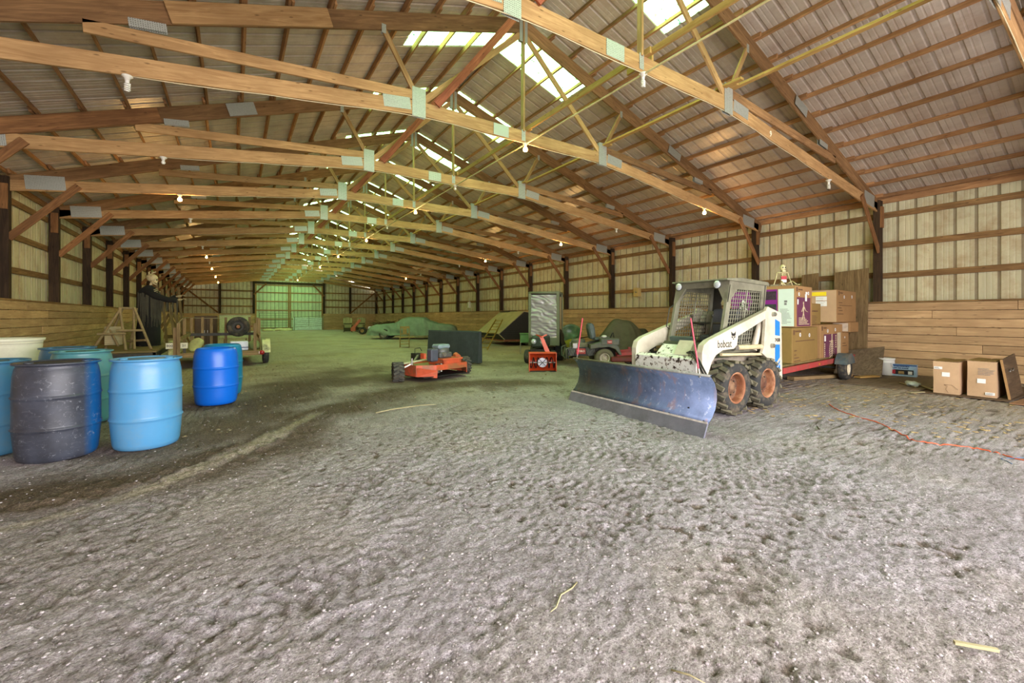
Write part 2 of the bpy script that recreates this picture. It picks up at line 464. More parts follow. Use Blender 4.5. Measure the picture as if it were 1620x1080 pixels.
# ------------------------------------------------------------------ corrugated sheets
def sheet_mesh(width, length, n_major=3, h=.019):
    """ribbed steel sheet: width along X, length along Z, ribs stand out on +Y"""
    p = width/n_major; prof = []
    for k in range(n_major):
        x = k*p
        prof += [(x, h), (x+.016, h), (x+.034, 0), (x+p*.38, 0), (x+p*.40, .004), (x+p*.45, .004), (x+p*.47, 0),
                 (x+p*.64, 0), (x+p*.66, .004), (x+p*.71, .004), (x+p*.73, 0), (x+p-.034, 0), (x+p-.016, h)]
    prof += [(width, h), (width+.018, h-.002)]
    m = MB(); vs = [(x-width/2, y, -length/2) for x, y in prof] + [(x-width/2, y, length/2) for x, y in prof]
    n = len(prof)
    m.raw(vs, [(i, i+1, n+i+1, n+i) for i in range(n-1)])
    return m.mesh('ribbed_sheet', recalc=False)

rnd = random.Random(5)
# ---- long walls
def long_wall(name, side):
    """side +1: right wall, -1: left wall"""
    w = tag(empty(name), kind='structure')
    x0 = XC + side*HW
    PW = BAY/3; sm_ = sheet_mesh(PW+.002, EAVE+.45)
    y = Y_NEAR; k = 0
    ystart = T0 - BAY*3 + .0
    n = int(round((Y_FAR-ystart)/PW))+1
    for j in range(n):
        yy = ystart + (j+.5)*PW
        if yy < Y_NEAR: continue
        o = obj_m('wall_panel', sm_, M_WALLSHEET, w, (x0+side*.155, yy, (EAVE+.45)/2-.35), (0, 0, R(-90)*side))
    for i in range(FIRST, LAST+1):
        yp = T0+BAY*i
        beam('post', (x0, yp, -.2), (x0, yp, roofz(x0)-.10), .14, .20, M_POST, w, up=(1, 0, 0), bevel=.004)
        # nailed stub beside the post under the truss heel
        if i % 1 == 0: beam('post_block', (x0-side*.02, yp-.09, 3.62), (x0-side*.02, yp-.09, 4.15), .038, .14, M_BRACE, w, up=(1, 0, 0))
        if i < LAST:
            for zz in (2.43, 3.19, 3.95):
                beam('girt', (x0+side*.12, yp+rnd.uniform(-.1, .1), zz+rnd.uniform(-.02, .02)), (x0+side*.12, yp+BAY, zz+rnd.uniform(-.02, .02)), .038, .14, M_GIRT, w, bevel=.003)
    beam('eave_board', (x0+side*.12, Y_NEAR, roofz(x0)-.10), (x0+side*.12, Y_FAR, roofz(x0)-.10), .038, .15, M_PURLIN, w)
    rows = 9; ph = 1.72/rows
    for r in range(rows):
        yy = Y_NEAR + (r*1.7 % 3.0) - 2
        first = True
        while yy < Y_FAR:
            Lp = BAY*(2 if r % 3 else 1.5) if yy > 5 else BAY*2
            a, b = max(yy, Y_NEAR), min(yy+Lp, Y_FAR)
            if b-a > .2:
                off = rnd.uniform(0, .012)
                beam('plank', (x0-side*(.121+off), a+.003, (r+.5)*ph), (x0-side*(.121+off), b-.003, (r+.5)*ph), .038, ph-.010, M_PLANK, w, bevel=.004)
            yy += Lp
    beam('cap_board', (x0-side*.06, Y_NEAR, 1.74), (x0-side*.06, Y_FAR, 1.74), .17, .035, M_GIRT, w)
    return w
wall_right = long_wall('wall_right', 1)
wall_left = long_wall('wall_left', -1)

# ---- far gable wall with the big sliding door
DX0, DX1, DZ = 1.75, 8.05, 4.75
def far_wall():
    w = tag(empty('wall_back'), kind='structure')
    PW = BAY/3; cache = {}
    x = XL-.1
    def panel(xc, z0, z1, width):
        k = (round(width, 2), round(z1-z0, 2))
        if k not in cache: cache[k] = sheet_mesh(width+.002, z1-z0)
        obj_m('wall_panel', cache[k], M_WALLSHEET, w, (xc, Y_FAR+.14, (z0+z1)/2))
    for a, b in ((XL-.25, DX0), (DX0, DX1), (DX1, XR+.25)):
        n = int(round((b-a)/PW)); pw = (b-a)/n
        for j in range(n):
            xc = a+(j+.5)*pw; top = roofz(xc)+.05
            panel(xc, (DZ if a == DX0 else -.05), top, pw)
    for xp in (-1.13, DX0-.1, DX1+.1, 10.86):
        beam('post', (xp, Y_FAR, -.2), (xp, Y_FAR, roofz(xp)-.12), .2, .2, M_POST, w, up=(1, 0, 0))
    for zz in (2.43, 3.19, 3.95):
        for a, b in ((XL, -1.13), (-1.13, DX0), (DX1, 10.86), (10.86, XR)):
            beam('girt', (a, Y_FAR+.11, zz), (b, Y_FAR+.11, zz), .038, .14, M_GIRT, w)
    beam('door_header', (DX0-.2, Y_FAR+.02, DZ+.08), (DX1+.2, Y_FAR+.02, DZ+.08), .1, .25, M_POST, w)
    for zz in (5.4, 6.1): 
        hwz = (RIDGE-zz)/SL-.1; beam('girt', (XC-hwz, Y_FAR+.11, zz), (XC+hwz, Y_FAR+.11, zz), .038, .14, M_GIRT, w)
    ph = 1.72/9
    for r in range(9):
        for a, b in ((XL, -1.2), (-1.2, DX0), (DX1, 11), (11, XR)):
            beam('plank', (a+.01, Y_FAR-.12, (r+.5)*ph), (b-.01, Y_FAR-.12, (r+.5)*ph), .038, ph-.01, M_PLANK, w)
    for p0, p1 in (((XR-.2, Y_FAR-.16, 4.1), (10.9, Y_FAR-.16, 1.8)), ((XL+.2, Y_FAR-.16, 4.1), (-1.3, Y_FAR-.16, 1.8)),
                   ((DX0-.1, Y_FAR-.16, 3.6), (DX0+1.0, Y_FAR-.16, 4.75)), ((DX1+.1, Y_FAR-.16, 3.6), (DX1-1.0, Y_FAR-.16, 4.75))):
        beam('knee_brace', p0, p1, .04, .14, M_BRACE, w)
    beam('knee_brace', (XR-.25, Y_FAR-.2, 4.1), (XR-.25, Y_FAR-2.2, 1.8), .04, .12, M_BRACE, w)
    beam('knee_brace', (XL+.25, Y_FAR-.2, 4.1), (XL+.25, Y_FAR-2.2, 1.8), .04, .12, M_BRACE, w)
    # sliding door, two leaves
    d = tag(empty('door_1'), kind='structure')
    n = 6
    for j in range(n):
        xc = DX0+(j+.5)*(DX1-DX0)/n
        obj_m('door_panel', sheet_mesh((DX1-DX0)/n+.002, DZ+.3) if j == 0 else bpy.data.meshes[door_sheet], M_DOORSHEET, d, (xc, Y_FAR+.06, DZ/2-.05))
        if j == 0: door_sheet = d.children[0].data.name
    for zz in (.25, 1.15, 2.05, 2.95, 3.85, 4.6):
        beam('door_rail', (DX0+.05, Y_FAR+.03, zz), (DX1-.05, Y_FAR+.03, zz), .038, .10, M_TRUSS, d)
    for xx in (DX0+.08, XC-.08, XC+.08, DX1-.08):
        beam('door_stile', (xx, Y_FAR-.01, .03), (xx, Y_FAR-.01, DZ), .038, .13, M_TRUSS, d, up=(1, 0, 0))
far_wall()

# ---- near gable wall behind the camera: a wide open doorway
def near_wall():
    w = tag(empty('wall_front'), kind='structure')
    PW = BAY/3; cache = {}
    ox0, ox1, oz = -2.8, 8.6, 4.2
    for a, b, z0 in ((XL-.15, ox0, -.05), (ox0, ox1, oz), (ox1, XR+.15, -.05)):
        n = int(round((b-a)/PW)); pw = (b-a)/n
        for j in range(n):
            xc = a+(j+.5)*pw; top = roofz(xc)+.05
            k = (round(pw, 2), round(top-z0, 2))
            if k not in cache: cache[k] = sheet_mesh(pw+.002, top-z0)
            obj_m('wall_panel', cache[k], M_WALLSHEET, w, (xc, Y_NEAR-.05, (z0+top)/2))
    for xp in (ox0, ox1): beam('post', (xp, Y_NEAR+.1, -.2), (xp, Y_NEAR+.1, roofz(xp)-.12), .2, .2, M_POST, w, up=(1, 0, 0))
    beam('door_header', (ox0, Y_NEAR+.1, oz+.05), (ox1, Y_NEAR+.1, oz+.05), .1, .28, M_POST, w)
near_wall()

# ------------------------------------------------------------------ roof: sheets, skylights, purlins
ceiling = tag(empty('ceiling'), kind='structure')
PW = BAY/3
ang = math.atan(SL); cosA = math.cos(ang)
SKYP = 2.02                                   # plan length of the translucent sheets from the ridge
def slope_sheet(name, side, y, p0, p1, mesh_cache, mat, lift=0.0):
    """sheet on one slope between plan distances p0, p1 from the ridge"""
    Ls = (p1-p0)/cosA
    k = round(Ls, 3)
    if k not in mesh_cache: mesh_cache[k] = sheet_mesh(PW+.002, Ls, h=.014)
    pm = (p0+p1)/2
    o = obj_m(name, mesh_cache[k], mat, ceiling)
    # local X -> barn Y ; local Z -> down slope ; local Y -> outward normal
    dn = Vector((side*cosA, 0, -math.sin(ang))); nrm = Vector((side*math.sin(ang), 0, cosA))
    xx = nrm.cross(dn)
    Mx = Matrix((xx, nrm, dn)).transposed().to_4x4()
    Mx.translation = Vector((XC+side*pm, y, RIDGE-pm*SL)) + nrm*(.003+lift)
    o.matrix_local = Mx
    return o
mc = {}
for i in range(-3, 15):
    for j in range(3):
        y = T0+BAY*i+.12+(j+.5)*PW
        if y < Y_NEAR+.3 or y > Y_FAR+.3: continue
        for side in (-1, 1):
            if j == 0 and i >= -1:
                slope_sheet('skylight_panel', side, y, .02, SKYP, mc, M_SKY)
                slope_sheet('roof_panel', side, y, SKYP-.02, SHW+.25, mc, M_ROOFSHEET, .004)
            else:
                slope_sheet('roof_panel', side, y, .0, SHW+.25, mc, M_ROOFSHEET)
obj('ridge_cap', MB().prism([(XC-.3, RIDGE-.3*SL+.03), (XC, RIDGE+.04), (XC+.3, RIDGE-.3*SL+.03), (XC+.3, RIDGE-.3*SL+.05), (XC, RIDGE+.07), (XC-.3, RIDGE-.3*SL+.05)], Y_NEAR, Y_FAR+.3).mesh('cap'), M_ROOFSHEET, ceiling)
PUR = 16
mats_p = MB()
for side in (-1, 1):
    for k in range(PUR):
        p = .10 + k*(HW-.2)/(PUR-1) + (0 if k else .0)
        for i in range(-2, 15):
            x = XC+side*p
            ya = TY(i)-.14; yb = TY(i+1)+.14
            if i == 14: yb = Y_FAR+.1
            sx = .022 if i % 2 else -.022          # laps past its neighbour over each truss
            zc = roofz(x) - .047
            j1, j2 = rnd.uniform(-.008, .008), rnd.uniform(-.008, .008)
            nrm = (side*math.sin(ang), 0, cosA)
            if i <= 6:
                beam('purlin', (x+sx+j1, ya, zc-side*sx*SL), (x+sx+j2, yb, zc-side*sx*SL), .038, .088, M_PURLIN, ceiling, up=nrm)
            else:
                mats_p.bar((x+sx, ya, zc-side*sx*SL), (x+sx, yb, zc-side*sx*SL), .038, .088, up=nrm)
o = mats_p.build('far_purlins', wood('far_purlin_lumber', srgb(190, 146, 98), srgb(134, 94, 60), .0, grain_axis=1), ceiling); o['kind'] = 'stuff'

# ------------------------------------------------------------------ trusses
CH = .285                                      # top chord depth
def topc(x): return roofz(x)-.092              # upper edge of the top chord
NODE = 2.17; ZN = 4.965                        # inner nodes and level of the flat bottom chord
def make_truss():
    t = empty('roof_truss')
    Y = 0.0; th = .04
    def tb(name, x0, z0, x1, z1, dep, mat, dy=0.0, thk=th):
        return beam(name, (x0, Y+dy, z0), (x1, Y+dy, z1), thk, dep, mat, t, bevel=.004)
    for s in (-1, 1):
        X = lambda d: XC+s*d
        xm = 4.6
        off = CH/2*1.05
        tb('top_chord', X(.0), topc(X(0))-off, X(xm), topc(X(xm))-off, CH, M_CHORD)
        tb('top_chord', X(xm), topc(X(xm))-off, X(HW+.12), topc(X(HW+.12))-off, CH, M_CHORD, dy=.0)
        tb('bottom_chord', X(NODE), ZN, X(HW-.05), 4.135, .235, M_TRUSS)
        # shallow outer web from the node up to the top chord
        tb('outer_web', X(NODE-.05), ZN+.21, X(6.35), topc(X(6.35))-CH-.04, .16, M_TRUSS if s < 0 else M_CHORD)
        tb('short_web', X(NODE-.02), ZN+.1, X(NODE+.62), topc(X(NODE+.62))-CH+.04, .085, M_TRUSS)
        tb('inner_diagonal', X(NODE-.1), ZN+.15, X(.06), topc(X(0))-CH-.06, .11, M_TRUSS, dy=.003)
        # pressed metal plates on the near and far faces
        for dy in (-.023, .023):
            slab('truss_plate', (X(NODE), dy, ZN+.09), (.24, .004, .50), M_PLATE, t)
            a = math.atan2(-(ZN-4.135), (HW-.05-NODE))*s
            slab('truss_plate', (X(NODE+.38), dy, ZN-.0), (.46, .004, .20), M_PLATE, t, (0, -a, 0))
            slab('truss_plate', (X(HW-.62), dy, 4.27), (.62, .004, .30), M_PLATE, t, (0, -a*.8, 0))
            slab('truss_plate', (X(5.75), dy, topc(X(5.75))-CH-.03), (.38, .004, .11), M_PLATE, t, (0, -a, 0))
            slab('truss_plate', (X(NODE+.6), dy, topc(X(NODE+.6))-CH+.0), (.07, .004, .15), M_PLATE, t)
        # knee brace down to the post
        beam('knee_brace', (X(HW-1.15), -.045, 4.28), (X(HW-.08), -.045, 3.02), .038, .14, M_BRACE, t, bevel=.003)
    tb('bottom_chord', XC-NODE, ZN, XC+NODE, ZN, .235, M_TRUSS)
    tb('king_post', XC, ZN+.10, XC, topc(XC)-.05, .09, M_TRUSS, dy=-.002)
    for dy in (-.026, .026):
        slab('truss_plate', (XC, dy, topc(XC)-.26), (.19, .004, .46), M_PLATE, t)
        slab('truss_plate', (XC, dy, ZN+.02), (.09, .004, .22), M_PLATE, t)
        slab('truss_plate', (XC-.52, dy, ZN), (.34, .004, .22), M_PLATE, t)
    return t
truss0 = make_truss()
truss0.parent = ceiling
for i in range(FIRST, LAST):
    t = truss0 if i == FIRST else copy_tree(truss0, ceiling)
    t.location = (0, TY(i), 0)
for i in range(FIRST, LAST-1):
    y = TY(i)
    # longitudinal runners standing on the bottom chords, and the reddish sway brace
    rx = .02 if i % 2 else -.02
    beam('runner', (XC+.10+rx, y-.12, ZN+.163), (XC+.10+rx, y+BAY+.12, ZN+.163), .038, .088, M_RUN, ceiling)
    beam('runner', (XC+NODE+.08+rx*2.3, y-.15, ZN+.30), (XC+NODE+.08+rx*2.3, y+BAY+.15, ZN+.30), .088, .038, M_RUN, ceiling)
    beam('sway_brace', (2.98, y-.05, ZN+.12), (4.5, y-.70, 7.1), .038, .13, M_RED, ceiling, up=(-1.98, .3, 1.52))
# scab boards doubling the nearest rafters where they are spliced
beam('splice_board', (XC-5.55, TY(1)-.045, topc(XC-5.55)-.16), (XC-3.6, TY(1)-.045, topc(XC-3.6)-.16), .038, .275, M_TRUSS, ceiling, bevel=.004)
beam('splice_board', (XC-8.7, TY(2)-.045, topc(XC-8.7)-.16), (XC-6.0, TY(2)-.045, topc(XC-6.0)-.16), .038, .26, M_BRACE, ceiling, bevel=.004)
slab('truss_plate', (XC-4.7, TY(2)-.046, topc(XC-4.7)-.15), (.5, .004, .25), M_PLATE, ceiling, (0, -ang, 0))
slab('truss_plate', (XC+4.7, TY(0)-.046, topc(XC+4.7)-.15), (.5, .004, .2), M_PLATE, ceiling, (0, ang, 0))
slab('truss_plate', (XC+4.7, TY(1)-.046, topc(XC+4.7)-.15), (.5, .004, .2), M_PLATE, ceiling, (0, ang, 0))
# ------------------------------------------------------------------ shared materials for objects
M_RUBBER = plain('rubber', srgb(46, 46, 44), .85, dirt=srgb(120, 106, 84), dirt_amt=.55, nscale=9, bumpv=.2)
M_RUBTOP = plain('worn_tyre_lugs', srgb(104, 98, 78), .9, dirt=srgb(54, 56, 52), dirt_amt=.7, nscale=7)
M_RUSTRIM = plain('rusty_orange_rim', srgb(138, 86, 56), .75, dirt=srgb(196, 150, 112), dirt_amt=.6, nscale=7)
M_WHITEP = plain('cream_paint', srgb(202, 194, 174), .45, dirt=srgb(150, 128, 100), dirt_amt=.35, nscale=4, namt=.06)
M_DARKSTEEL = plain('dark_steel', srgb(58, 56, 50), .6, metal=.2, dirt=srgb(96, 84, 62), dirt_amt=.4)
M_CAGE = plain('olive_grey_paint', srgb(124, 122, 102), .5, dirt=srgb(66, 62, 50), dirt_amt=.5, nscale=5)
M_BLACK = plain('black_plastic', srgb(30, 30, 30), .5)
M_STEEL = plain('bare_steel', srgb(170, 168, 160), .35, metal=.8)
M_BLUESTRIPE = plain('blue_decal', srgb(28, 118, 186), .4, namt=.04)
M_INK = plain('black_ink', srgb(28, 26, 26), .6, namt=.02)
M_GLASS_LAMP = plain('lamp_glass', srgb(216, 222, 230), .12, metal=.4)
M_PINK = plain('pink_rod', srgb(226, 84, 104), .4, namt=.05)
M_HYD = plain('cream_cylinder_paint', srgb(206, 190, 150), .4, dirt=srgb(120, 100, 70), dirt_amt=.4)

def chipped():
    m, nt, bs = nmat('chipped_white_paint')
    v = coords(nt, (1, 1, 1.0)); g = noise_t(nt, v, 15, 6, .7)
    c = ramp(nt, g, [(.40, srgb(52, 44, 38)), (.43, srgb(120, 90, 66)), (.45, srgb(228, 226, 218)), (.7, srgb(240, 238, 232))])
    L(nt, c, bs.inputs['Base Color']); bs.inputs['Roughness'].default_value = .5; return m
M_CHIP = chipped()
def blade_mat():
    m, nt, bs = nmat('worn_blue_black_steel')
    v = coords(nt, (1, 1.0, .10), rnd=False); g = noise_t(nt, v, 5.5, 5, .65)
    v2 = coords(nt, (1, 1, 1), rnd=False); a = noise_t(nt, v2, 2.4, 5, .7); b = noise_t(nt, v2, 14, 5, .7)
    c = ramp(nt, a, [(.3, srgb(70, 82, 106)), (.6, srgb(102, 118, 150))])
    c = mixc(nt, ramp(nt, g, [(.56, (0,)*3), (.64, (.6,)*3)]), c, srgb(134, 110, 110))
    c = mixc(nt, ramp(nt, b, [(.58, (0,)*3), (.70, (.6,)*3)]), c, srgb(176, 182, 196))
    L(nt, c, bs.inputs['Base Color']); bs.inputs['Metallic'].default_value = .3; bs.inputs['Roughness'].default_value = .5
    bump(nt, bs, a, .2, .02); return m
M_BLADE = blade_mat()
M_EDGE = plain('scraped_cutting_edge', srgb(132, 132, 148), .5, metal=.4, dirt=srgb(104, 104, 112), dirt_amt=.6, nscale=3)

def text_obj(name, body, size, mat, parent, M, extrude=.0008, align='CENTER', bold=0.0, sx=1.0):
    cu = bpy.data.curves.new('lettering', 'FONT'); cu.body = body; cu.size = size; cu.extrude = extrude
    cu.align_x = align; cu.align_y = 'CENTER'; cu.offset = bold; cu.resolution_u = 2
    tmp = bpy.data.objects.new('tmp', cu); C.objects.link(tmp)
    dg = bpy.context.evaluated_depsgraph_get(); me = bpy.data.meshes.new_from_object(tmp.evaluated_get(dg))
    bpy.data.objects.remove(tmp, do_unlink=True)
    me.transform(Matrix.Diagonal((sx, 1, 1, 1)))
    me.materials.clear(); me.materials.append(mat)
    o = bpy.data.objects.new(name, me); link(o, parent); o.matrix_local = M; return o
def face_M(loc, normal, right):
    """matrix laying local XY on a face: right = reading direction, normal = outwards"""
    n = Vector(normal).normalized(); r = Vector(right).normalized(); u = n.cross(r)
    M = Matrix((r, u, n)).transposed().to_4x4(); M.translation = Vector(loc); return M

def wheel(parent, name, loc, r, w, rr, m_tyre, m_rim, axis='y', lugs=0, lug_h=.02, out=-1, dish=.5, holes=5, m_lug=None, hub=None):
    """wheel whose axle runs along local Y; out = side (-1/+1) the rim faces"""
    e = empty(name, parent, loc, (0, 0, R(90) if axis == 'x' else 0))
    Mx = Matrix.Rotation(R(90), 4, 'X')
    h = w/2; t = MB(); s = r-lug_h if lugs else r
    prof = [(rr, -h*.78), (rr+(s-rr)*.25, -h*.98), (rr+(s-rr)*.65, -h), (s-(s-rr)*.12, -h*.86), (s, -h*.6), (s, h*.6), (s-(s-rr)*.12, h*.86),
            (rr+(s-rr)*.65, h), (rr+(s-rr)*.25, h*.98), (rr, h*.78)]
    t.lathe(prof, 32, Mx, close=True)
    o = t.build('tyre', m_tyre, e)
    if lugs:
        lb = MB()
        for k in range(lugs):
            for sd in (-1, 1):
                a = 2*math.pi*(k+(.5 if sd > 0 else 0))/lugs
                Mk = Matrix.Rotation(a, 4, 'Y') @ Matrix.Translation((0, sd*h*.5, s-.004)) @ Matrix.Rotation(sd*R(24), 4, 'Z')
                wl = math.pi*s/lugs*.95
                lb.box(-wl/2, wl/2, -h*.52, h*.52, -.012, lug_h, Mk)
        lb.build('tread_lugs', m_lug or m_tyre, e, bevel=.004)
    d = MB(); dd = out*h
    Mo = Mx
    # z of the lathe maps to -Y after the rotation
    z = lambda f: -dd*f
    d.lathe([(rr+.012, z(.80)), (rr-.004, z(.84)), (rr-.02, z(.74)), (rr*.90, z(.5)), (rr*.88, z(.5-dish))], 28, Mo)
    ds = MB(); ds.lathe([(rr*.885, z(.5-dish)), (rr*.80, z(.5-dish*1.08)), (rr*.62, z(.5-dish*.98)), (rr*.40, z(.5-dish*.75)), (rr*.38, z(.62-dish*.7)), (0, z(.62-dish*.7))], 28, Mo)
    d.lathe([(rr+.012, -z(.80)), (rr-.01, -z(.7)), (rr*.9, -z(.3)), (0, -z(.25))], 20, Mo)
    rim = d.build('rim', m_rim, e)
    ds.build('rim_disc', hub or m_rim, rim)
    nb = MB()
    for k in range(holes):
        a = 2*math.pi*k/holes; p = Vector((rr*.5*math.cos(a), dd*(.5-dish*.85), rr*.5*math.sin(a)))
        nb.cyl(p, p+Vector((0, dd*.10+out*.004, 0)), rr*.055, n=6)
    q = nb.build('lug_nuts', M_DARKSTEEL, rim); q['kind'] = 'stuff'
    return e

def grid_bars(mb, P, nu, nv, r, mask=None):
    """bars of a mesh guard; P(u,v)->point for u,v in 0..1"""
    for i in range(nu+1):
        u = i/nu; run = []
        for j in range(41):
            v = j/40; ok = mask is None or mask(u, v)
            if ok: run.append(v)
            if (not ok or j == 40) and len(run) > 1: mb.cyl(P(u, run[0]), P(u, run[-1]), r, n=4, cap=False)
            if not ok: run = []
    for j in range(nv+1):
        v = j/nv; run = []
        for i in range(41):
            u = i/40; ok = mask is None or mask(u, v)
            if ok: run.append(u)
            if (not ok or i == 40) and len(run) > 1: mb.cyl(P(run[0], v), P(run[-1], v), r, n=4, cap=False)
            if not ok: run = []
    return mb

def skid_steer():
    # local x runs to the rear of the machine, y across, z up; yc = centre line
    t = thing('skid_steer_loader', 'cream skid steer loader with blue stripes and caged cab behind a plow blade', 'loader', (6.4, 4.2, 0))
    yc = -.12
    for name, x, in (('wheel', -.46), ('wheel', .38)):
        for s in (-1, 1):
            wheel(t, name, (x, yc+s*.60, .38), .385, .27, .215, M_RUBBER, M_RUSTRIM, lugs=17, lug_h=.026, out=s, dish=.50, holes=8, m_lug=M_RUBTOP, hub=plain('shaded_dusty_rusty_disc', srgb(92, 58, 40), .8, dirt=srgb(160, 130, 96), dirt_amt=.5))  # disc darker than the rim: shade of the dish painted into its colour
    b = MB()
    b.prism([(-.98, .30), (-.98, .62), (-.86, .78), (.42, .78), (.5, .95), (.9, .95), (.96, .4), (.9, .26), (-.8, .26)], yc-.43, yc+.43)
    b.build('chassis', plain('grey_dusty_chassis', srgb(132, 122, 108), .7, dirt=srgb(78, 70, 58), dirt_amt=.6), t, bevel=.006)
    e = MB(); e.prism([(.50, .78), (.56, 1.42), (.62, 1.48), (.92, 1.42), (.98, 1.3), (1.0, .45), (.9, .40)], yc-.42, yc+.42)
    e.build('engine_cover', plain('grey_engine_paint', srgb(150, 146, 132), .6, dirt=srgb(90, 80, 66)), t, bevel=.008)
    g = MB()
    for k in range(9): g.box(.985, 1.01, yc-.36, yc+.36, .62+k*.07, .65+k*.07)
    g.build('rear_grille', M_DARKSTEEL, t)
    # uprights and lift arms, one each side
    for s in (-1, 1):
        yo = yc+s*.62; a0, a1 = sorted((yo, yo-s*.05))
        up = [(.52, 1.50), (.56, 1.54), (.98, 1.44), (1.01, .40), (.95, .38), (.93, .50), (.80, .62), (.55, .74), (.40, .82), (.45, .92)]
        m = MB().prism(up, a0, a1); u = m.build('upright', M_WHITEP, t, bevel=.004)
        m = MB().prism([(.56, 1.2), (.62, 1.46), (.92, 1.38), (.94, .55), (.6, .8)], *sorted((yo-s*.05, yo-s*.17)))
        m.build('upright_inner', plain('matt_cream_paint', srgb(206, 198, 178), .6), t)  # matt cream paint on the inner block of the upright
        # blue stripes (slightly proud decals)
        yd0, yd1 = sorted((yo, yo+s*.0025))
        MB().prism([(.775, 1.345), (.925, 1.30), (.925, 1.075), (.775, 1.09)], yd0, yd1).build('blue_stripe', M_BLUESTRIPE, u)
        MB().prism([(.775, .945), (.925, .94), (.925, .735), (.775, .625)][::1], yd0, yd1).build('blue_stripe', M_BLUESTRIPE, u)
        MB().prism([(.80, .585), (.93, .69), (.93, .655), (.83, .57)], yd0, yd1).build('blue_stripe', M_BLUESTRIPE, u)
        MB().prism([(.86, .575), (.935, .63), (.935, .52), (.90, .50)], yd0, yd1).build('blue_stripe', M_BLUESTRIPE, u)
        text_obj('model_lettering', '743B', .078, M_INK, u, face_M((.85, yo+s*.003, 1.01), (0, s, 0), (-s, 0, 0)), bold=.002)
        for px, pz in ((.70, 1.42), (.66, .93)):
            q = MB().cyl((px, yo, pz), (px, yo+s*.045, pz), .035, n=10); q.cyl((px, yo+s*.045, pz), (px, yo+s*.06, pz), .018, n=8)
            q.build('pivot_pin', M_STEEL, u)
        arm = [(.60, 1.50), (-.97, 1.06), (-1.08, 1.0), (-1.12, .90), (-1.12, .60), (-1.0, .58), (-.90, .76), (-.80, .85), (-.64, .91), (-.36, .92), (-.28, .97), (-.25, 1.10), (.60, 1.375)]
        ya0, ya1 = sorted((yo-s*.052, yo-s*.13)) if False else sorted((yo+s*.0, yo-s*.09))
        ar = MB().prism(arm, *sorted((yo-s*.008, yo-s*.10))).build('lift_arm', M_WHITEP, t, bevel=.005)
        text_obj('maker_lettering', 'bobcat', .15, M_INK, ar, face_M((-.60, yo-s*.0075, .995), (0, s, 0), (-s, 0, 0)), bold=.0012, sx=.84)
        # small animal-head badge above the lettering
        bd = MB(); yb = sorted((yo-s*.009, yo-s*.004))
        hx, hz = -.38, 1.115
        for poly in ([(-.055, .055), (-.02, .028), (.02, .028), (.055, .055), (.048, .0), (.02, -.01), (-.02, -.01), (-.048, .0)],
                     [(-.05, -.012), (-.012, -.018), (-.018, -.04), (-.045, -.03)], [(.05, -.012), (.012, -.018), (.018, -.04), (.045, -.03)],
                     [(-.012, -.045), (.012, -.045), (.006, -.062), (-.006, -.062)]):
            bd.prism([(hx+a, hz+b_) for a, b_ in poly], *yb)
        bd.build('head_badge', M_INK, ar)
        # hydraulic tilt/lift cylinders
        ci = yo-s*.05
        h = MB().cyl((-.24, ci, .93), (.46, ci, .92), .036, n=14); h.build('lift_cylinder', M_HYD, t)
        h = MB().cyl((-.33, ci, .93), (-.24, ci, .93), .05, n=12); h.build('cylinder_end', M_STEEL, t)
        MB().cyl((-.62, ci, .845), (.52, ci, .80), .022, n=10).build('control_link', M_HYD, t)
        MB().cyl((.36, yo-s*.12, .86), (.60, yo-s*.12, 1.38), .05, .04, n=12).build('rear_cylinder', M_WHITEP, t)
    # front cross member with chipped paint and the foot box
    MB().prism([(-1.13, .58), (-1.14, .80), (-1.06, .83), (-.98, .80), (-.98, .55)], yc-.53, yc+.53).build('cross_member', M_CHIP, t, bevel=.006)
    MB().prism([(-1.0, .58), (-1.02, .84), (-.86, .97), (-.80, .95), (-.80, .58)], yc-.30, yc+.22).build('tilt_plate', M_CHIP, t, bevel=.006)
    MB().prism([(-1.04, .84), (-.90, 1.04), (-.87, 1.03), (-.98, .84)], yc-.34, yc-.10).build('tilt_plate', M_WHITEP, t)
    MB().prism([(-.98, .62), (-.62, 1.0), (-.4, .98), (-.4, .6)], yc-.38, yc+.38).build('foot_box', M_DARKSTEEL, t)
    # cab (roll-over cage)
    cy0, cy1 = yc-.46, yc+.46
    cage = empty('cab', t)
    F = lambda z: -.475 + (z-.85)/(1.9-.85)*.27        # front pillar x at height z
    for s in (-1, 1):
        yy = yc+s*.46; p0, p1 = sorted((yy, yy-s*.05))
        pil = MB().prism([(F(.86), .86), (F(.86)+.085, .86), (F(1.55)+.095, 1.55), (F(1.9)+.1, 1.86), (F(1.9), 1.9)], p0, p1)
        pil.prism([(.62, 1.3), (.75, 1.3), (.855, 1.89), (.72, 1.89)], p0+.002, p1-.002)
        pil.prism([(F(1.9), 1.80), (F(1.9), 1.93), (.86, 1.90), (.83, 1.78)], p0+.004, p1-.004)
        pil.prism([(F(1.7)+.08, 1.83), (F(1.9)+.26, 1.83), (F(1.6)+.07, 1.60)], p0+.006, p1-.006)
        pil.prism([(F(.86), .84), (.6, .84), (.66, .98), (F(.95), .95)], p0+.008, p1-.008)
        pil.build('side_frame', M_CAGE, cage, bevel=.004)
        def P(u, v, yy=yy, s=s):
            z = .93+v*.90; xa = F(z)+.07; xb = .66+(z-1.3)*.18
            return Vector((xa+(xb-xa)*u, yy-s*.025, z))
        gm = grid_bars(MB(), P, 15, 15, .0068, lambda u, v: not (v > .82 and u < .12) and not (v < .25 and u > .95))
        gm.cyl(P(.52, 0), P(.52, 1), .013, n=6)
        gm.build('mesh_guard', M_CAGE, cage)
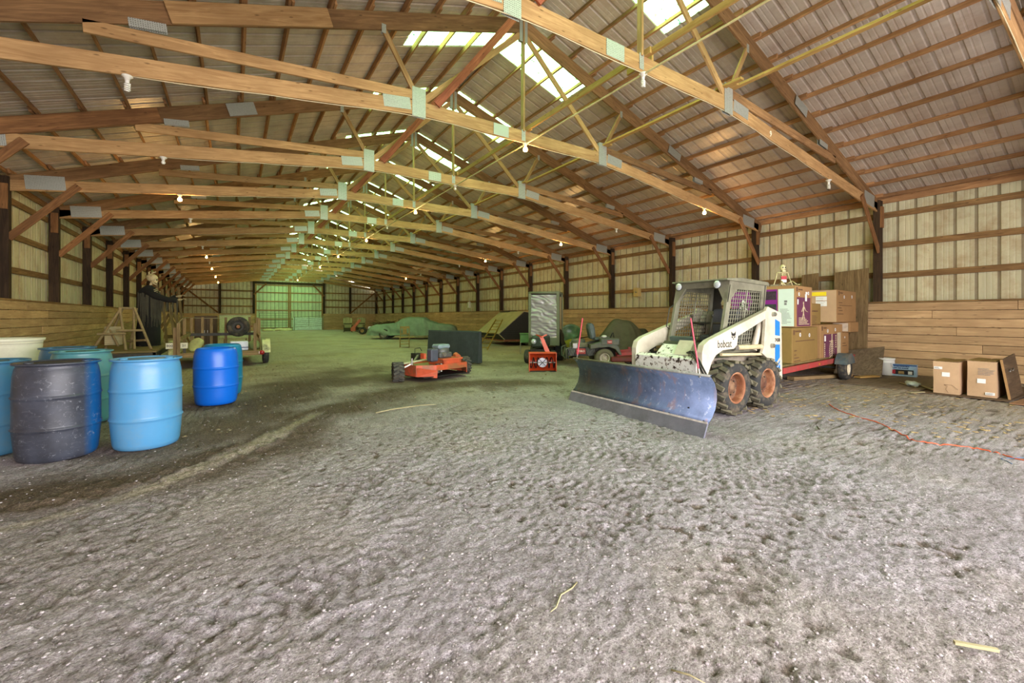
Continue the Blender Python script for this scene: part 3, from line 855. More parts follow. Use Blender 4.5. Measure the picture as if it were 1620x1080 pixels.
        # grab handle on the front pillar
        hz = MB().tube([(F(1.15)-.0, yy-s*.01, 1.18), (F(1.2)-.07, yy+s*.01, 1.22), (F(1.5)-.07, yy+s*.01, 1.52), (F(1.5), yy-s*.01, 1.57)], .009)
        if s > 0: hz.build('grab_handle', M_DARKSTEEL, cage)
    rf = MB().prism([(-.30, 1.925), (-.30, 1.95), (.10, 1.975), (.86, 1.94), (.90, 1.90), (.86, 1.88)], cy0-.02, cy1+.02)
    rf.build('cab_roof', M_CAGE, cage, bevel=.006)
    MB().prism([(F(1.83), 1.83), (F(1.9), 1.93), (F(1.9)+.06, 1.93), (F(1.83)+.05, 1.83)], cy0+.003, cy1-.003).build('front_header', M_CAGE, cage)
    # gussets in the upper front corners
    for s in (-1, 1):
        y0 = yc+s*.46
        vs = [(F(1.86)-.004, y0, 1.86), (F(1.86)-.004, y0-s*.20, 1.86), (F(1.60)-.004, y0-s*.05, 1.60), (F(1.60)-.004, y0, 1.60)]
        vs += [(x+.03, y, z) for x, y, z in vs]
        MB().raw(vs, [(0,1,2,3), (7,6,5,4), (0,4,5,1), (1,5,6,2), (2,6,7,3), (3,7,4,0)]).build('corner_gusset', M_CAGE, cage)
        # work lamp
        l = empty('work_lamp', cage, (-.33, yc+s*.33, 1.865))
        MB().lathe([(0, .07), (.035, .06), (.062, .02), (.066, 0), (.056, .0), (.05, .01)], 20, Matrix.Rotation(R(90), 4, 'Y')).build('lamp_housing', M_DARKSTEEL, l)
        MB().lathe([(.056, 0), (.04, -.012), (0, -.018)], 20, Matrix.Rotation(R(90), 4, 'Y')).build('lamp_lens', M_GLASS_LAMP, l)
    # rear panel with a rounded window opening
    rp = MB(); x0 = .70
    for poly in ([(-.46, 1.0), (.46, 1.0), (.46, 1.30), (-.46, 1.30)], [(-.46, 1.30), (-.16, 1.30), (-.28, 1.62), (-.46, 1.66)],
                 [(.46, 1.30), (.16, 1.30), (.28, 1.62), (.46, 1.66)], [(-.46, 1.66), (-.28, 1.62), (-.22, 1.80), (-.46, 1.90)],
                 [(.46, 1.66), (.28, 1.62), (.22, 1.80), (.46, 1.90)], [(-.22, 1.80), (.22, 1.80), (.46, 1.90), (-.46, 1.90)]):
        n = len(poly); f = lambda y, z, dx: (x0+dx+(z-1.3)*.15, yc+y, z)
        vs = [f(y, z, 0) for y, z in poly]+[f(y, z, .03) for y, z in poly]
        rp.raw(vs, [tuple(range(n)), tuple(range(2*n-1, n-1, -1))]+[(k, (k+1) % n, n+(k+1) % n, n+k) for k in range(n)])
    rp.build('rear_panel', M_DARKSTEEL, cage)
    # seat, levers, safety bar
    seat = MB().prism([(.05, .98), (.05, 1.08), (.40, 1.10), (.44, 1.5), (.54, 1.52), (.56, .98)], yc-.22, yc+.22)
    seat.build('seat', plain('grey_vinyl_seat', srgb(84, 88, 92), .6), t, bevel=.02)
    for s in (-1, 1):
        lv = MB().tube([(-.28, yc+s*.16, .92), (-.22, yc+s*.16, 1.2), (-.2, yc+s*.18, 1.38)], .014)
        lv.ball((-.2, yc+s*.18, 1.4), .026); lv.build('control_lever', M_DARKSTEEL, t)
    MB().tube([(.3, yc-.3, 1.25), (.02, yc-.3, 1.28), (-.02, yc-.15, 1.28), (-.02, yc+.15, 1.28), (.02, yc+.3, 1.28), (.3, yc+.3, 1.25)], .018).build('safety_bar', M_DARKSTEEL, t)
    MB().prism([(-.42, .86), (-.44, 1.06), (-.40, 1.07), (-.36, .88)], yc-.02, yc+.42).build('dash_panel', plain('green_grey_panel', srgb(86, 104, 96), .5), t)
    MB().cyl((.80, yc-.30, 1.42), (.80, yc-.30, 1.62), .05, n=14).build('exhaust_stack', M_BLACK, t)
    # --- the plow blade
    bl = empty('plow_blade', t, (-1.70, .03, 0), (0, 0, R(-2.8)))
    prof = [(-.025, .135), (.045, .20), (.105, .29), (.135, .40), (.13, .50), (.09, .60), (.015, .685)]
    back = [(x+.012, z) for x, z in prof]
    m = MB(); m.prism(prof+[(.02, .70), (.05, .70)]+back[::-1], -1.27, 1.27, smooth=False)
    for f in m.b.faces: f.smooth = True
    mb = m.build('moldboard', M_BLADE, bl)
    MB().prism([(-.105, -.02), (-.03, .145), (-.012, .145), (-.08, -.02)], -1.27, 1.27).build('cutting_edge', M_EDGE, bl)
    MB().prism([(-.036, .137), (-.026, .158), (-.016, .150), (-.028, .132)], -1.265, 1.265).build('weld_seam', plain('scraped_seam', srgb(190, 180, 178), .6, nscale=12, namt=.35), bl)
    MB().tube([(.015, -1.27, .69), (.015, 1.27, .69)], .016).build('top_rail', plain('worn_top_edge', srgb(128, 128, 122), .5, metal=.3, dirt=srgb(180, 176, 166)), bl)
    MB().cyl((.055, -1.02, .235), (.062, -1.02, .235), .0, .0) if False else None
    MB().cyl((.076, -.93, .25), (.10, -.93, .25), .014, n=10).build('bolt_hole', M_BLACK, bl)
    for yy in (-1.2, -.7, -.25, .25, .7, 1.2):
        MB().prism([(-.01, .15), (.06, .21), (.12, .30), (.15, .42), (.14, .52), (.06, .68), (.16, .62), (.22, .42), (.2, .26), (.1, .12)], yy-.008, yy+.008).build('blade_rib', M_DARKSTEEL, bl)
    fr = MB(); fr.box(.15, .55, -.42, -.34, .15, .25); fr.box(.15, .55, .04, .12, .15, .25); fr.box(.15, .22, -1.0, 1.0, .16, .28); fr.box(.5, .6, -.5, .3, .12, .62)
    fr.build('push_frame', M_DARKSTEEL, bl)
    # pink marker rods at the blade ends
    rods = [((.03, 1.20, .69), (.0, 1.02, 1.36)), ((.03, -1.12, .69), (.12, -.93, 1.36))]
    for p0, p1 in rods:
        p0 = Vector(p0); p1 = Vector(p1)
        MB().cyl(p0-(p1-p0)*.05, p0+(p1-p0)*.1, .012, n=8).build('rod_socket', M_STEEL, bl)
        MB().cyl(p0+(p1-p0)*.08, p1, .0095, .008, n=8).build('marker_rod', M_PINK, bl)
    # hydraulic hoses from the cross member behind the blade
    for k, dy in enumerate((0, .04)):
        MB().tube([(-.98, yc-.30+dy, .86), (-1.08, yc-.44+dy, .90), (-1.18, yc-.60+dy, .80), (-1.22, yc-.76+dy, .58), (-1.15, yc-.80+dy, .32), (-1.22, yc-.70+dy, .16), (-1.40, yc-.55, .18)], .013, 8).build('hydraulic_hose', M_BLACK, t)
    MB().cyl((-1.13, yc-.52, .80), (-1.17, yc-.60, .74), .02, n=8).build('hose_coupler', M_STEEL, t)
skid_steer()
# ------------------------------------------------------------------ plastic drums
def drum_mat(name, col, **kw):
    return plain(name, col, kw.pop('rough', .36), namt=.05, nscale=3, **kw)
M_DRUM_LB = drum_mat('light_blue_plastic', srgb(80, 146, 192), dirt=srgb(140, 150, 150), dirt_amt=.25)
M_DRUM_TEAL = drum_mat('teal_plastic', srgb(82, 144, 150), dirt=srgb(120, 130, 120), dirt_amt=.3)
M_DRUM_SLATE = drum_mat('slate_blue_plastic', srgb(62, 112, 142), dirt=srgb(100, 110, 110), dirt_amt=.3)
M_DRUM_BRIGHT = drum_mat('bright_blue_plastic', srgb(8, 104, 216), rough=.35)
M_DRUM_CYAN = drum_mat('cyan_blue_plastic', srgb(18, 122, 168), rough=.35)
M_DRUM_CREAM = drum_mat('cream_plastic', srgb(228, 226, 200), rough=.5, dirt=srgb(176, 170, 140), dirt_amt=.3)
def scuffed():
    m, nt, bs = nmat('scuffed_black_skylit_plastic')
    v = coords(nt, (1, 1, 1), rnd=False); a = noise_t(nt, v, 3.2, 4, .6); b = noise_t(nt, v, 16, 8, .8, 1.5)
    s = coords(nt, (1.2, 1.2, 12), rnd=False); sc = noise_t(nt, s, 5, 6, .75, .6)
    c = ramp(nt, a, [(.35, srgb(46, 48, 56)), (.65, srgb(66, 70, 82))])
    # blue sky light on its right side, put into the colour
    sx = N(nt, 'ShaderNodeSeparateXYZ'); L(nt, v, sx.inputs[0])
    c = mixc(nt, ramp(nt, sx.outputs[0], [(.17, (0,)*3), (.24, (1,)*3)]), c, srgb(16, 84, 140))
    c = mixc(nt, ramp(nt, b, [(.57, (0,)*3), (.66, (.6,)*3)]), c, srgb(150, 154, 162))
    c = mixc(nt, ramp(nt, sc, [(.60, (0,)*3), (.70, (.3,)*3)]), c, srgb(160, 164, 172))
    L(nt, c, bs.inputs['Base Color']); bs.inputs['Roughness'].default_value = .42; return m
M_DRUM_DARK = scuffed()

def drum(label, x, y, mat, h=.945, r=.305, chime=True, rz=0, group='plastic drums on the left'):
    t = thing('plastic_drum', label, 'barrel', (x, y, -.005), rz, None)
    k = r/.305
    prof = [(0, .004), (.245, .004), (.27, .02), (.283, .06), (.292, .16)]
    for hz in (h*.335, h*.655):
        prof += [(.302, hz-.03), (.304, hz-.012), (.312, hz-.004), (.312, hz+.004), (.304, hz+.012), (.303, hz+.03)]
    prof += [(.296, h*.86), (.284, h-.06)]
    if chime: prof += [(.274, h-.035), (.278, h-.024), (.302, h-.02), (.305, h-.004), (.298, h), (.286, h-.002), (.28, h-.018), (.262, h-.02), (.25, h-.012), (0, h-.010)]
    else: prof += [(.276, h-.03), (.262, h-.01), (.248, h), (.238, h-.002), (.228, h-.03), (0, h-.034)]
    MB().lathe([(a*k, z) for a, z in prof], 48).build('drum_body', mat, t)
    zt = h-.012 if chime else h-.034
    for s in (-1, 1):
        MB().lathe([(.036, 0), (.036, .012), (.03, .014), (.026, .006), (0, .006)], 16, Matrix.Translation((s*.19*k, 0, zt))).build('bung', mat, t)
    return t
drum('scuffed black plastic drum with blue sky light painted on its right, front row at left', -1.47, 6.05, M_DRUM_DARK, r=.315, rz=R(14))
drum('light blue plastic drum at the right end of the front row', -.79, 6.05, M_DRUM_LB)
drum('slate blue plastic drum cut off by the left frame edge', -2.10, 6.54, M_DRUM_SLATE)
drum('teal plastic drum standing behind the black and light blue drums', -1.67, 7.80, M_DRUM_TEAL)
drum('dark teal plastic drum, only its lid showing behind the others', -2.02, 8.75, M_DRUM_SLATE)
drum('bright blue plastic drum without a rim, standing apart in front of the trailer', -.24, 8.38, M_DRUM_BRIGHT, h=.89, chime=False)
drum('cyan blue plastic drum half hidden behind the bright blue drum', -.17, 9.25, M_DRUM_CYAN, h=.90, chime=False)
t = thing('cream_tub', 'tall cream plastic tub with a wide rolled rim behind the drums at far left', 'tub', (-2.82, 9.25, -.005))
MB().lathe([(0, 0), (.36, 0), (.375, .02), (.385, .5), (.395, .93), (.40, .96), (.40, 1.02), (.425, 1.035), (.43, 1.07), (.415, 1.075), (.385, 1.06), (.375, 1.0), (.35, .1), (0, .08)], 48).build('tub_body', M_DRUM_CREAM, t)
MB().lathe([(.398, 1.005), (.405, 1.0), (.405, 1.012), (.398, 1.016)], 48, close=True).build('rim_band', M_DRUM_CREAM, t)

# ------------------------------------------------------------------ weathered materials
M_WEATH = plain('weathered_pole', srgb(140, 122, 84), .9, nscale=12, namt=.25)
M_STAKE = wood('stake_wood', srgb(176, 150, 104), srgb(120, 96, 66), .25)
M_PALEW = wood('pale_board', srgb(200, 190, 150), srgb(150, 138, 104), .2)
M_DECK = wood('deck_board', srgb(170, 150, 104), srgb(112, 94, 62), .25)
M_BONE = plain('bone', srgb(200, 184, 140), .6, dirt=srgb(110, 92, 58), dirt_amt=.6, nscale=14)
M_ROBE = plain('black_cloth', srgb(22, 21, 18), .95, nscale=6)
M_FRINGE = plain('ragged_grey_gauze', srgb(66, 64, 50), .95, nscale=10)

def lumpy(m, amt, seed):
    for v in m.b.verts:
        p = v.co*5; k = mnoise.noise(Vector((p.x+seed, p.y, p.z)))
        v.co += Vector((k, mnoise.noise(Vector((p.y, p.z+seed, p.x))), k*.6))*amt
        v.co.z = max(0, v.co.z)
    return m
# ---- flatbed trailer at the left wall (deck boards + frame + wheels)
FX0, FX1, FY0, FY1, FZ = -3.45, -1.66, 14.1, 18.2, .52
t = thing('flatbed_trailer', 'low flatbed trailer with weathered deck under the trestle and the robed skeleton', 'trailer', (0, 0, 0))
n = 13
for k in range(n):
    w_ = (FY1-FY0)/n
    slab('deck_board', ((FX0+FX1)/2, FY0+(k+.5)*w_, FZ-.02), (FX1-FX0, w_-.012, .038), M_DECK, t, bevel=.003)
f = MB()
for x in (FX0+.04, FX1-.04): f.box(x-.03, x+.03, FY0, FY1, FZ-.16, FZ-.045)
for y in (FY0+.03, (FY0+FY1)/2, FY1-.03): f.box(FX0, FX1, y-.03, y+.03, FZ-.15, FZ-.05)
f.build('frame', M_DARKSTEEL, t)
for s, x in ((-1, FX0+.25), (1, FX1-.25)):
    wheel(t, 'wheel', (x, 16.3, .26), .26, .15, .13, M_RUBBER, M_DARKSTEEL, axis='x', out=s)
# ---- pole trestle standing on the flatbed
t = thing('pole_trestle', 'trestle of grey wooden poles, two A-frames joined by rails, on the flatbed', 'trestle', (-2.35, 15.0, FZ+.008))
def pole(name, a, b, r=.032): return MB().cyl(a, b, r, r*.9, n=10).build(name, M_WEATH, t)
for y0 in (0, .0):
    pass
pole('leg', (-.62, -.35, 0.0), (-.10, -.12, 1.10)); pole('leg', (.02, -.35, 0), (-.16, -.10, 1.12) if False else (-.14, -.12, 1.10))
pole('leg', (.52, -.35, 0), (.14, -.08, 1.10)); pole('leg', (-.52, .45, 0), (-.12, .12, 1.08))
pole('leg', (-.02, .45, 0), (.16, .12, 1.08)); pole('leg', (.18, -.30, .02), (.13, -.06, 1.08), .028)
pole('cross_rail', (-.52, -.36, .42), (.02, -.36, .42)); pole('cross_rail', (-.18, -.30, .50), (.35, -.30, .50))
pole('top_rail', (-.12, .0, 1.08), (.16, .02, 1.08)); pole('cross_rail', (-.1, .2, .20), (.4, -.3, .24))
slab('slatted_rest', (-.28, .0, .36), (.34, .03, .50), M_PALEW, t, (R(-20), 0, R(12)))
pole('brace', (-.15, -.2, .1), (-.40, .1, .6), .028)

# ---- tall robed skeleton figure (a party decoration, held up by its own stand)
def robed_skeleton():
    t = thing('robed_skeleton', 'tall skeleton figure in a ragged black robe stretching its hands to the right', 'figure', (-2.1, 16.5, FZ+.012))
    def ell(zc, rx, ry, cx=0, cy=0, n=28, wob=0, seed=0):
        rr = random.Random(seed)
        return [(cx+rx*math.cos(2*math.pi*k/n)*(1+wob*math.sin(k*3+seed)*.5+wob*rr.uniform(-.5, .5)), cy+ry*math.sin(2*math.pi*k/n)*(1+wob*math.sin(k*4+seed)*.5), zc) for k in range(n)]
    rings = [ell(.0, .27, .24, -.02, wob=.22, seed=1), ell(.25, .27, .24, -.02, wob=.2, seed=1), ell(.7, .25, .22, 0, wob=.16, seed=1), ell(1.1, .24, .2, 0, wob=.1, seed=1),
             ell(1.35, .25, .19, .0, wob=.07, seed=1), ell(1.55, .25, .19, -.01, wob=.03, seed=1), ell(1.66, .2, .17, -.02), ell(1.74, .11, .12, -.01), ell(1.78, .06, .07, 0)]
    m = MB(); n = 28; vs = [v for r in rings for v in r]
    m.raw(vs, [(i*n+k, i*n+(k+1) % n, (i+1)*n+(k+1) % n, (i+1)*n+k) for i in range(len(rings)-1) for k in range(n)]+[tuple(range((len(rings)-1)*n, len(rings)*n))], None, True)
    m.build('robe', M_ROBE, t)
    # sleeves stretched forward (to +x)
    for dy, end in ((-.12, (.74, -.18, 1.36)), (.12, (.70, .14, 1.48))):
        MB().tube([(-.05, dy*1.2, 1.60), (.16, dy*1.5, 1.46), (.42, dy*1.6, 1.36), (end[0]-.08, end[1], end[2]-.03)], [.10, .095, .085, .075], 12).build('sleeve', M_ROBE, t)
        hd = empty('hand', t, end)
        p = MB(); p.tube([(-.12, 0, -.02), (-.02, 0, 0), (.04, 0, .01)], [.018, .024, .03], 8); p.build('palm', M_BONE, hd)
        for k in range(4):
            yy = -.035+k*.024; l = (.085, .10, .095, .075)[k]
            MB().tube([(.04, yy, .01), (.04+l*.5, yy*1.3, .035), (.04+l*.85, yy*1.4, .03), (.04+l, yy*1.4, .0)], [.008, .0075, .006, .004], 6).build('finger', M_BONE, hd)
        MB().tube([(.0, -.03, .0), (.03, -.06, .02), (.06, -.07, .015)], [.009, .007, .005], 6).build('thumb', M_BONE, hd)
    # ragged fringe hanging from shoulders and sleeves
    rr = random.Random(3); fr = MB()
    for k in range(60):
        a = rr.uniform(-2.9, .2); x = .245*math.cos(a); y = .2*math.sin(a)-.01; z0 = rr.uniform(1.35, 1.58); l = rr.uniform(.4, .95)
        w = rr.uniform(.008, .022)
        fr.raw([(x-w, y, z0), (x+w, y, z0), (x*1.1+w*.3, y*1.12, z0-l), (x*1.1-w*.3, y*1.12-.004, z0-l)], [(0, 1, 2, 3)])
    for k in range(34):
        x = rr.uniform(.1, .68); z0 = 1.36+rr.uniform(-.03, .03); y = rr.choice((-.20, .22))+rr.uniform(-.03, .03); l = rr.uniform(.25, .5); w = rr.uniform(.008, .02)
        fr.raw([(x-w, y, z0), (x+w, y, z0), (x+w*.3, y, z0-l), (x-w*.3, y, z0-l)], [(0, 1, 2, 3)])
    o = fr.build('ragged_fringe', M_FRINGE, t); o['kind'] = 'stuff'
    # ribs showing at the open collar
    for k in range(5):
        z = 1.66-k*.045
        MB().tube([(.12+.01*k, -.16, z-.02), (.17+.012*k, -.08, z+.01), (.18+.012*k, 0, z+.012), (.17+.012*k, .08, z+.01), (.12+.01*k, .16, z-.02)], .011, 6).build('rib', M_BONE, t)
    MB().tube([(0, 0, 1.70), (.03, 0, 1.80), (.05, 0, 1.88)], .03, 8).build('neck', M_BONE, t)
    # skull, jaw, teeth, horned crest
    s = empty('skull', t, (.07, 0, 1.95), (0, R(12), 0))
    m = MB(); m.ball((-.02, 0, .05), .125, 20, 14, (1.12, .86, .95)); m.ball((.07, 0, -.02), .075, 14, 10, (.9, .85, .95)); m.build('cranium', M_BONE, s)
    for sd in (-1, 1): MB().ball((.105, sd*.038, .015), .026, 10, 8, (.8, 1, 1)).build('eye_socket', M_BLACK, s)
    MB().ball((.135, 0, -.025), .014, 8, 6).build('nose_hole', M_BLACK, s)
    j = MB().tube([(.0, -.055, -.05), (.06, -.05, -.11), (.12, -.02, -.13), (.12, .02, -.13), (.06, .05, -.11), (.0, .055, -.05)], .018, 8); j.build('jaw', M_BONE, s)
    th = MB()
    for k in range(8):
        a = -1+2*k/7; th.box(.125-abs(a)*.03, .137-abs(a)*.03, a*.034-.004, a*.034+.004, -.085, -.062)
    th.build('teeth', plain('yellowed_teeth', srgb(216, 204, 160), .5), s)
    MB().tube([(-.06, -.02, .15), (-.02, -.03, .21), (.03, -.03, .235), (.02, -.03, .26)], [.03, .022, .014, .006], 8).build('crest', M_BONE, s)
    MB().tube([(-.10, .02, .12), (-.13, .03, .19), (-.10, .03, .23)], [.028, .018, .006], 8).build('crest', M_BONE, s)
    # stand
    MB().box(-.2, .2, -.2, .2, -.006, .012).build('stand_foot', M_DARKSTEEL, t)
robed_skeleton()

# ---- stake-sided utility trailer with spare wheel
def stake_trailer():
    t = thing('stake_trailer', 'rusty stake-sided utility trailer with a spare wheel mounted on its front rail', 'trailer', (-.30, 14.2, 0))
    x0, x1, y1, z = -.92, .95, 3.2, .42
    for k in range(9):
        w_ = y1/9; slab('deck_board', ((x0+x1)/2, (k+.5)*w_, z-.02), (x1-x0, w_-.012, .035), M_DECK, t)
    f = MB()
    for x in (x0, x1): f.box(x-.03, x+.03, 0, y1, z-.11, z-.04)
    f.box(x0, x1, -.03, .03, z-.12, z+.0); f.box(x0, x1, y1-.03, y1+.03, z-.11, z-.04)
    f.build('frame', M_STAKE, t)
    MB().box(-.06, .06, y1, y1+1.1, z-.12, z-.04).build('tongue', M_DARKSTEEL, t)
    zt = 1.27
    for x, y, h in ((x0, .0, 1.22), (x0-.08, .05, 1.10), (x0, 1.6, 1.34), (-.86, y1, 1.36), (-.57, y1, 1.37), (-.33, y1, 1.33), (.07, y1, 1.36), (.75, y1, 1.38),
                    (.80, .0, 1.20), (.95, 1.2, 1.33), (x1, 2.5, 1.36)):
        beam('stake', (x, y, z-.05), (x, y, h), .075, .04, M_STAKE, t, up=(0, 1, 0), bevel=.003)
    beam('side_rail', (x0+.03, .0, .80), (x0+.03, y1, .84), .035, .09, M_STAKE, t)
    beam('side_rail', (x1-.03, .0, .80), (x1-.03, y1, .84), .035, .09, M_STAKE, t)
    beam('front_rail', (x0, y1-.04, .80), (x1, y1-.04, .80), .035, .09, M_DARKSTEEL, t)
    beam('front_rail', (.10, y1-.05, 1.05), (x1-.1, y1-.05, 1.05), .03, .05, M_RUSTRIM, t)
    MB().tube([(x0, 0, 1.22), (x0, 1.1, 1.34), (x0, 2.1, 1.35), (x0, y1, 1.35), (x0+.42, y1, 1.33), (.1, y1, 1.34)], .008, 6).build('rope', M_PALEW, t)
    wheel(t, 'spare_wheel', (.42, y1-.22, 1.05), .335, .20, .19, M_RUBBER, M_DARKSTEEL, out=-1, dish=.2, holes=8)
    MB().cyl((.42, y1-.40, 1.05), (.42, y1-.2, 1.05), .055, n=14).build('spare_hub', M_RUSTRIM, t)
    for s, x in ((1, x1+.15), (-1, x0-.15)):
        wheel(t, 'wheel', (x, .75, .29), .30, .16, .15, M_RUBBER, M_WHITEP, axis='x', out=-s if False else (1 if s > 0 else -1))
        fd = [(.75+.36*math.cos(R(a)), .33+.40*math.sin(R(a))) for a in range(0, 181, 20)]
        vs = [(x-.10, y, zz) for y, zz in fd]+[(x+.11, y, zz) for y, zz in fd]; nn = len(fd)
        q = MB(); q.raw(vs, [(i, i+1, nn+i+1, nn+i) for i in range(nn-1)], None, True)
        q.raw([(x+.11, y, zz) for y, zz in fd], [tuple(range(nn))])
        if s > 0: q.raw([(x-.10, y, zz) for y, zz in fd], [tuple(range(nn))])
        q.build('fender', plain('chalky_fender', srgb(206, 206, 152), .6, dirt=srgb(60, 56, 40), dirt_amt=.8, nscale=9), t)
    tl = empty('tail_light', t, (x1+.02, -.05, .37))
    MB().lathe([(0, .03), (.06, .025), (.065, 0), (.055, -.02), (0, -.03)], 16, Matrix.Rotation(R(90), 4, 'X')).build('lens', plain('red_lens', srgb(150, 24, 30), .3), tl)
    MB().box(-.08, -.02, -.02, .05, -.03, .03).build('bracket', M_WHITEP, tl)
    pl = slab('number_plate', (-.96, .06, .62), (.46, .006, .15), plain('white_plate', srgb(214, 208, 180), .5), t)
    slab('plate_bracket', (-.80, .075, .52), (.06, .02, .22), M_DARKSTEEL, t)
    for dx, tx in ((-.15, '800'), (.15, '21')):
        text_obj('plate_digits', tx, .085, M_INK, pl, face_M((dx, -.004, 0), (0, -1, 0), (1, 0, 0)), bold=.001)
    # load lying in the bed
    return t
stake_trailer()
o = obj_m('white_cooler', box_mesh(.44, .30, .26, .02), plain('white_blue_plastic', srgb(214, 220, 232), .5), None, (.12, 14.75, .42+.13), (0, 0, R(4)))
tag(o, 'white plastic box with blue trim lying on the stake trailer deck', 'box')
MB().box(-.222, .222, -.153, .153, -.06, -.035).build('blue_trim', plain('navy_trim', srgb(50, 66, 110), .5), o)
t = thing('green_sack', 'dusty green sack slumped on the stake trailer beside the white box', 'sack', (.50, 14.85, .42))
m = lumpy(MB().ball((0, 0, .13), .16, 22, 14, (1.0, .7, .9)), .05, 3); m.build('sack_body', plain('green_sackcloth', srgb(120, 132, 80), .95), t)
MB().cyl((0, 0, .26), (0.01, 0, .33), .03, .05, n=10).build('sack_neck', plain('green_sackcloth_tie', srgb(110, 120, 72), .95), t)
t = thing('pale_sack', 'pale yellow-green sack in the left side of the stake trailer', 'sack', (-.88, 14.95, .42))
m = lumpy(MB().ball((0, 0, .17), .19, 22, 14, (.8, .6, 1.0)), .09, 7); m.build('sack_body', plain('pale_sackcloth', srgb(176, 178, 112), .95), t)

# ---- things against the far left: lumber rack with leaning boards, brown cabinet, pale panel, big roll
t = thing('lumber_rack', 'wooden A-shaped rack holding long leaning boards at the far left wall', 'rack', (-2.5, 25.0, 0))
for a, b in (((-.7, 0, 0), (0, 0, 1.5)), ((.7, 0, 0), (0, 0, 1.5)), ((-.7, 1.6, 0), (0, 1.6, 1.5)), ((.7, 1.6, 0), (0, 1.6, 1.5))):
    beam('leg', a, b, .09, .05, M_STAKE, t, up=(0, 1, 0))
beam('shelf_rail', (-.5, 0, .45), (.5, 0, .45), .05, .10, M_STAKE, t); beam('shelf_rail', (-.5, 1.6, .45), (.5, 1.6, .45), .05, .10, M_STAKE, t)
beam('ridge_rail', (0, -.2, 1.48), (0, 1.8, 1.48), .05, .1, M_STAKE, t)
rr = random.Random(8)
for k in range(6):
    x = -.55+k*.19
    o = beam('leaning_board', (-2.45+x+.25*rr.uniform(.6, 1.1), 24.0, .02), (-2.45+x-.10, 24.85, rr.uniform(2.5, 3.0)), .10, .025, M_STAKE, None, up=(0, -1, .5))
    tag(o, ['leftmost', 'second from the left', 'third from the left', 'third from the right', 'second from the right', 'rightmost'][k]+' of the long boards leaning on the far left lumber rack', 'board', 'boards leaning on the far left rack')
t = thing('brown_cabinet', 'dark brown wooden cabinet standing beyond the stake trailer', 'cabinet', (-1.05, 23.6, 0))
mbr = plain('dark_brown_wood', srgb(92, 66, 44), .6, nscale=5)
MB().box(-.42, .42, 0, .5, 0, 1.42).build('carcass', mbr, t, bevel=.01)
for s in (-1, 1):
    d = slab('door', (s*.205, -.014, .72), (.39, .025, 1.30), mbr, t, bevel=.006); slab('handle', (-s*.15, -.02, 0), (.015, .02, .12), M_STEEL, d)
t = thing('display_board', 'pale speckled board with light edge strips standing beyond the stake trailer', 'panel', (.05, 22.4, 0))
slab('sheet', (0, 0, .95), (1.15, .03, 1.0), plain('speckled_board', srgb(178, 186, 132), .8, nscale=30, namt=.2), t)
slab('edge_strip', (0, -.01, 1.46), (1.2, .05, .04), M_PALEW, t); slab('edge_strip', (-.1, -.01, .44), (1.0, .05, .05), M_PALEW, t)
for x in (-.4, .4): slab('leg', (x, 0, .22), (.06, .04, .45), M_STAKE, t)
t = thing('hay_roll', 'rounded straw-coloured bale covered with a dusty sheet beside the left wall', 'bale', (-2.9, 20.8, 0))
m = MB(); m.prism([(0+.62*math.cos(R(a)), .62+.62*math.sin(R(a))) for a in range(0, 360, 15)], -.6, .6); m.build('bale_body', plain('dusty_straw', srgb(150, 136, 78), .95, nscale=12, namt=.3), t, bevel=.03)
for y in (-.35, .0, .35): MB().lathe([(.622, -.01), (.63, -.01), (.63, .01), (.622, .01)], 32, Matrix.Translation((0, y, .62)) @ Matrix.Rotation(R(90), 4, 'X'), close=True).build('twine', M_PALEW, t)

# ---- far end: gates, sheet, junk
def pipe_gate(label, x0, x1, y, z0, z1, n, tilt=0, mat=None):
    t = thing('pipe_gate', label, 'gate', ((x0+x1)/2, y, 0)); w = (x1-x0)/2
    mat = mat or plain('grey_green_gate_paint', srgb(120, 132, 100), .5)
    MB().tube([(-w, 0, z0), (w, 0, z0+tilt), (w, 0, z1+tilt), (-w, 0, z1)], .022, 8, closed=True).build('gate_frame', mat, t)
    for k in range(1, n): 
        z = z0+(z1-z0)*k/n; MB().cyl((-w, 0, z), (w, 0, z+tilt), .017, n=8).build('gate_bar', mat, t)
    MB().cyl((0, 0, z0+tilt/2), (0, 0, z1+tilt/2), .02, n=8).build('gate_upright', mat, t)
    MB().box(-w-.03, -w+.03, -.03, .03, 0, z1).build('hinge_post', mat, t); MB().box(w-.03, w+.03, -.03, .03, 0, z1+tilt).build('hinge_post', mat, t)
pipe_gate('grey pipe gate leaning across the left half of the far door', 2.1, 4.9, Y_FAR-.9, .3, 1.75, 6)
pipe_gate('grey pipe gate in front of the pale sheet at the far door, bars sloping', 5.2, 7.9, Y_FAR-.95, .35, 1.35, 5, tilt=.12)
o = slab('plastic_sheet', (6.5, Y_FAR-.45, .66), (2.75, .03, 1.3), plain('white_poly_sheet', srgb(216, 236, 226), .5), None)
tag(o, 'whitish sheet panel standing against the lower right half of the far door', 'panel')
t = thing('straw_heap', 'low pale heap of straw at the foot of the far door', 'straw', (3.6, Y_FAR-1.6, 0))
rr = random.Random(4); m = MB()
for k in range(9):
    m.ball((rr.uniform(-1.2, 1.0), rr.uniform(-.3, .4), .04), rr.uniform(.25, .4), 14, 8, (1.5, 1, .55))
lumpy(m, .16, 2)
o = m.build('straw', plain('pale_straw', srgb(206, 200, 150), .95, nscale=14, namt=.3), t); o['kind'] = 'stuff'
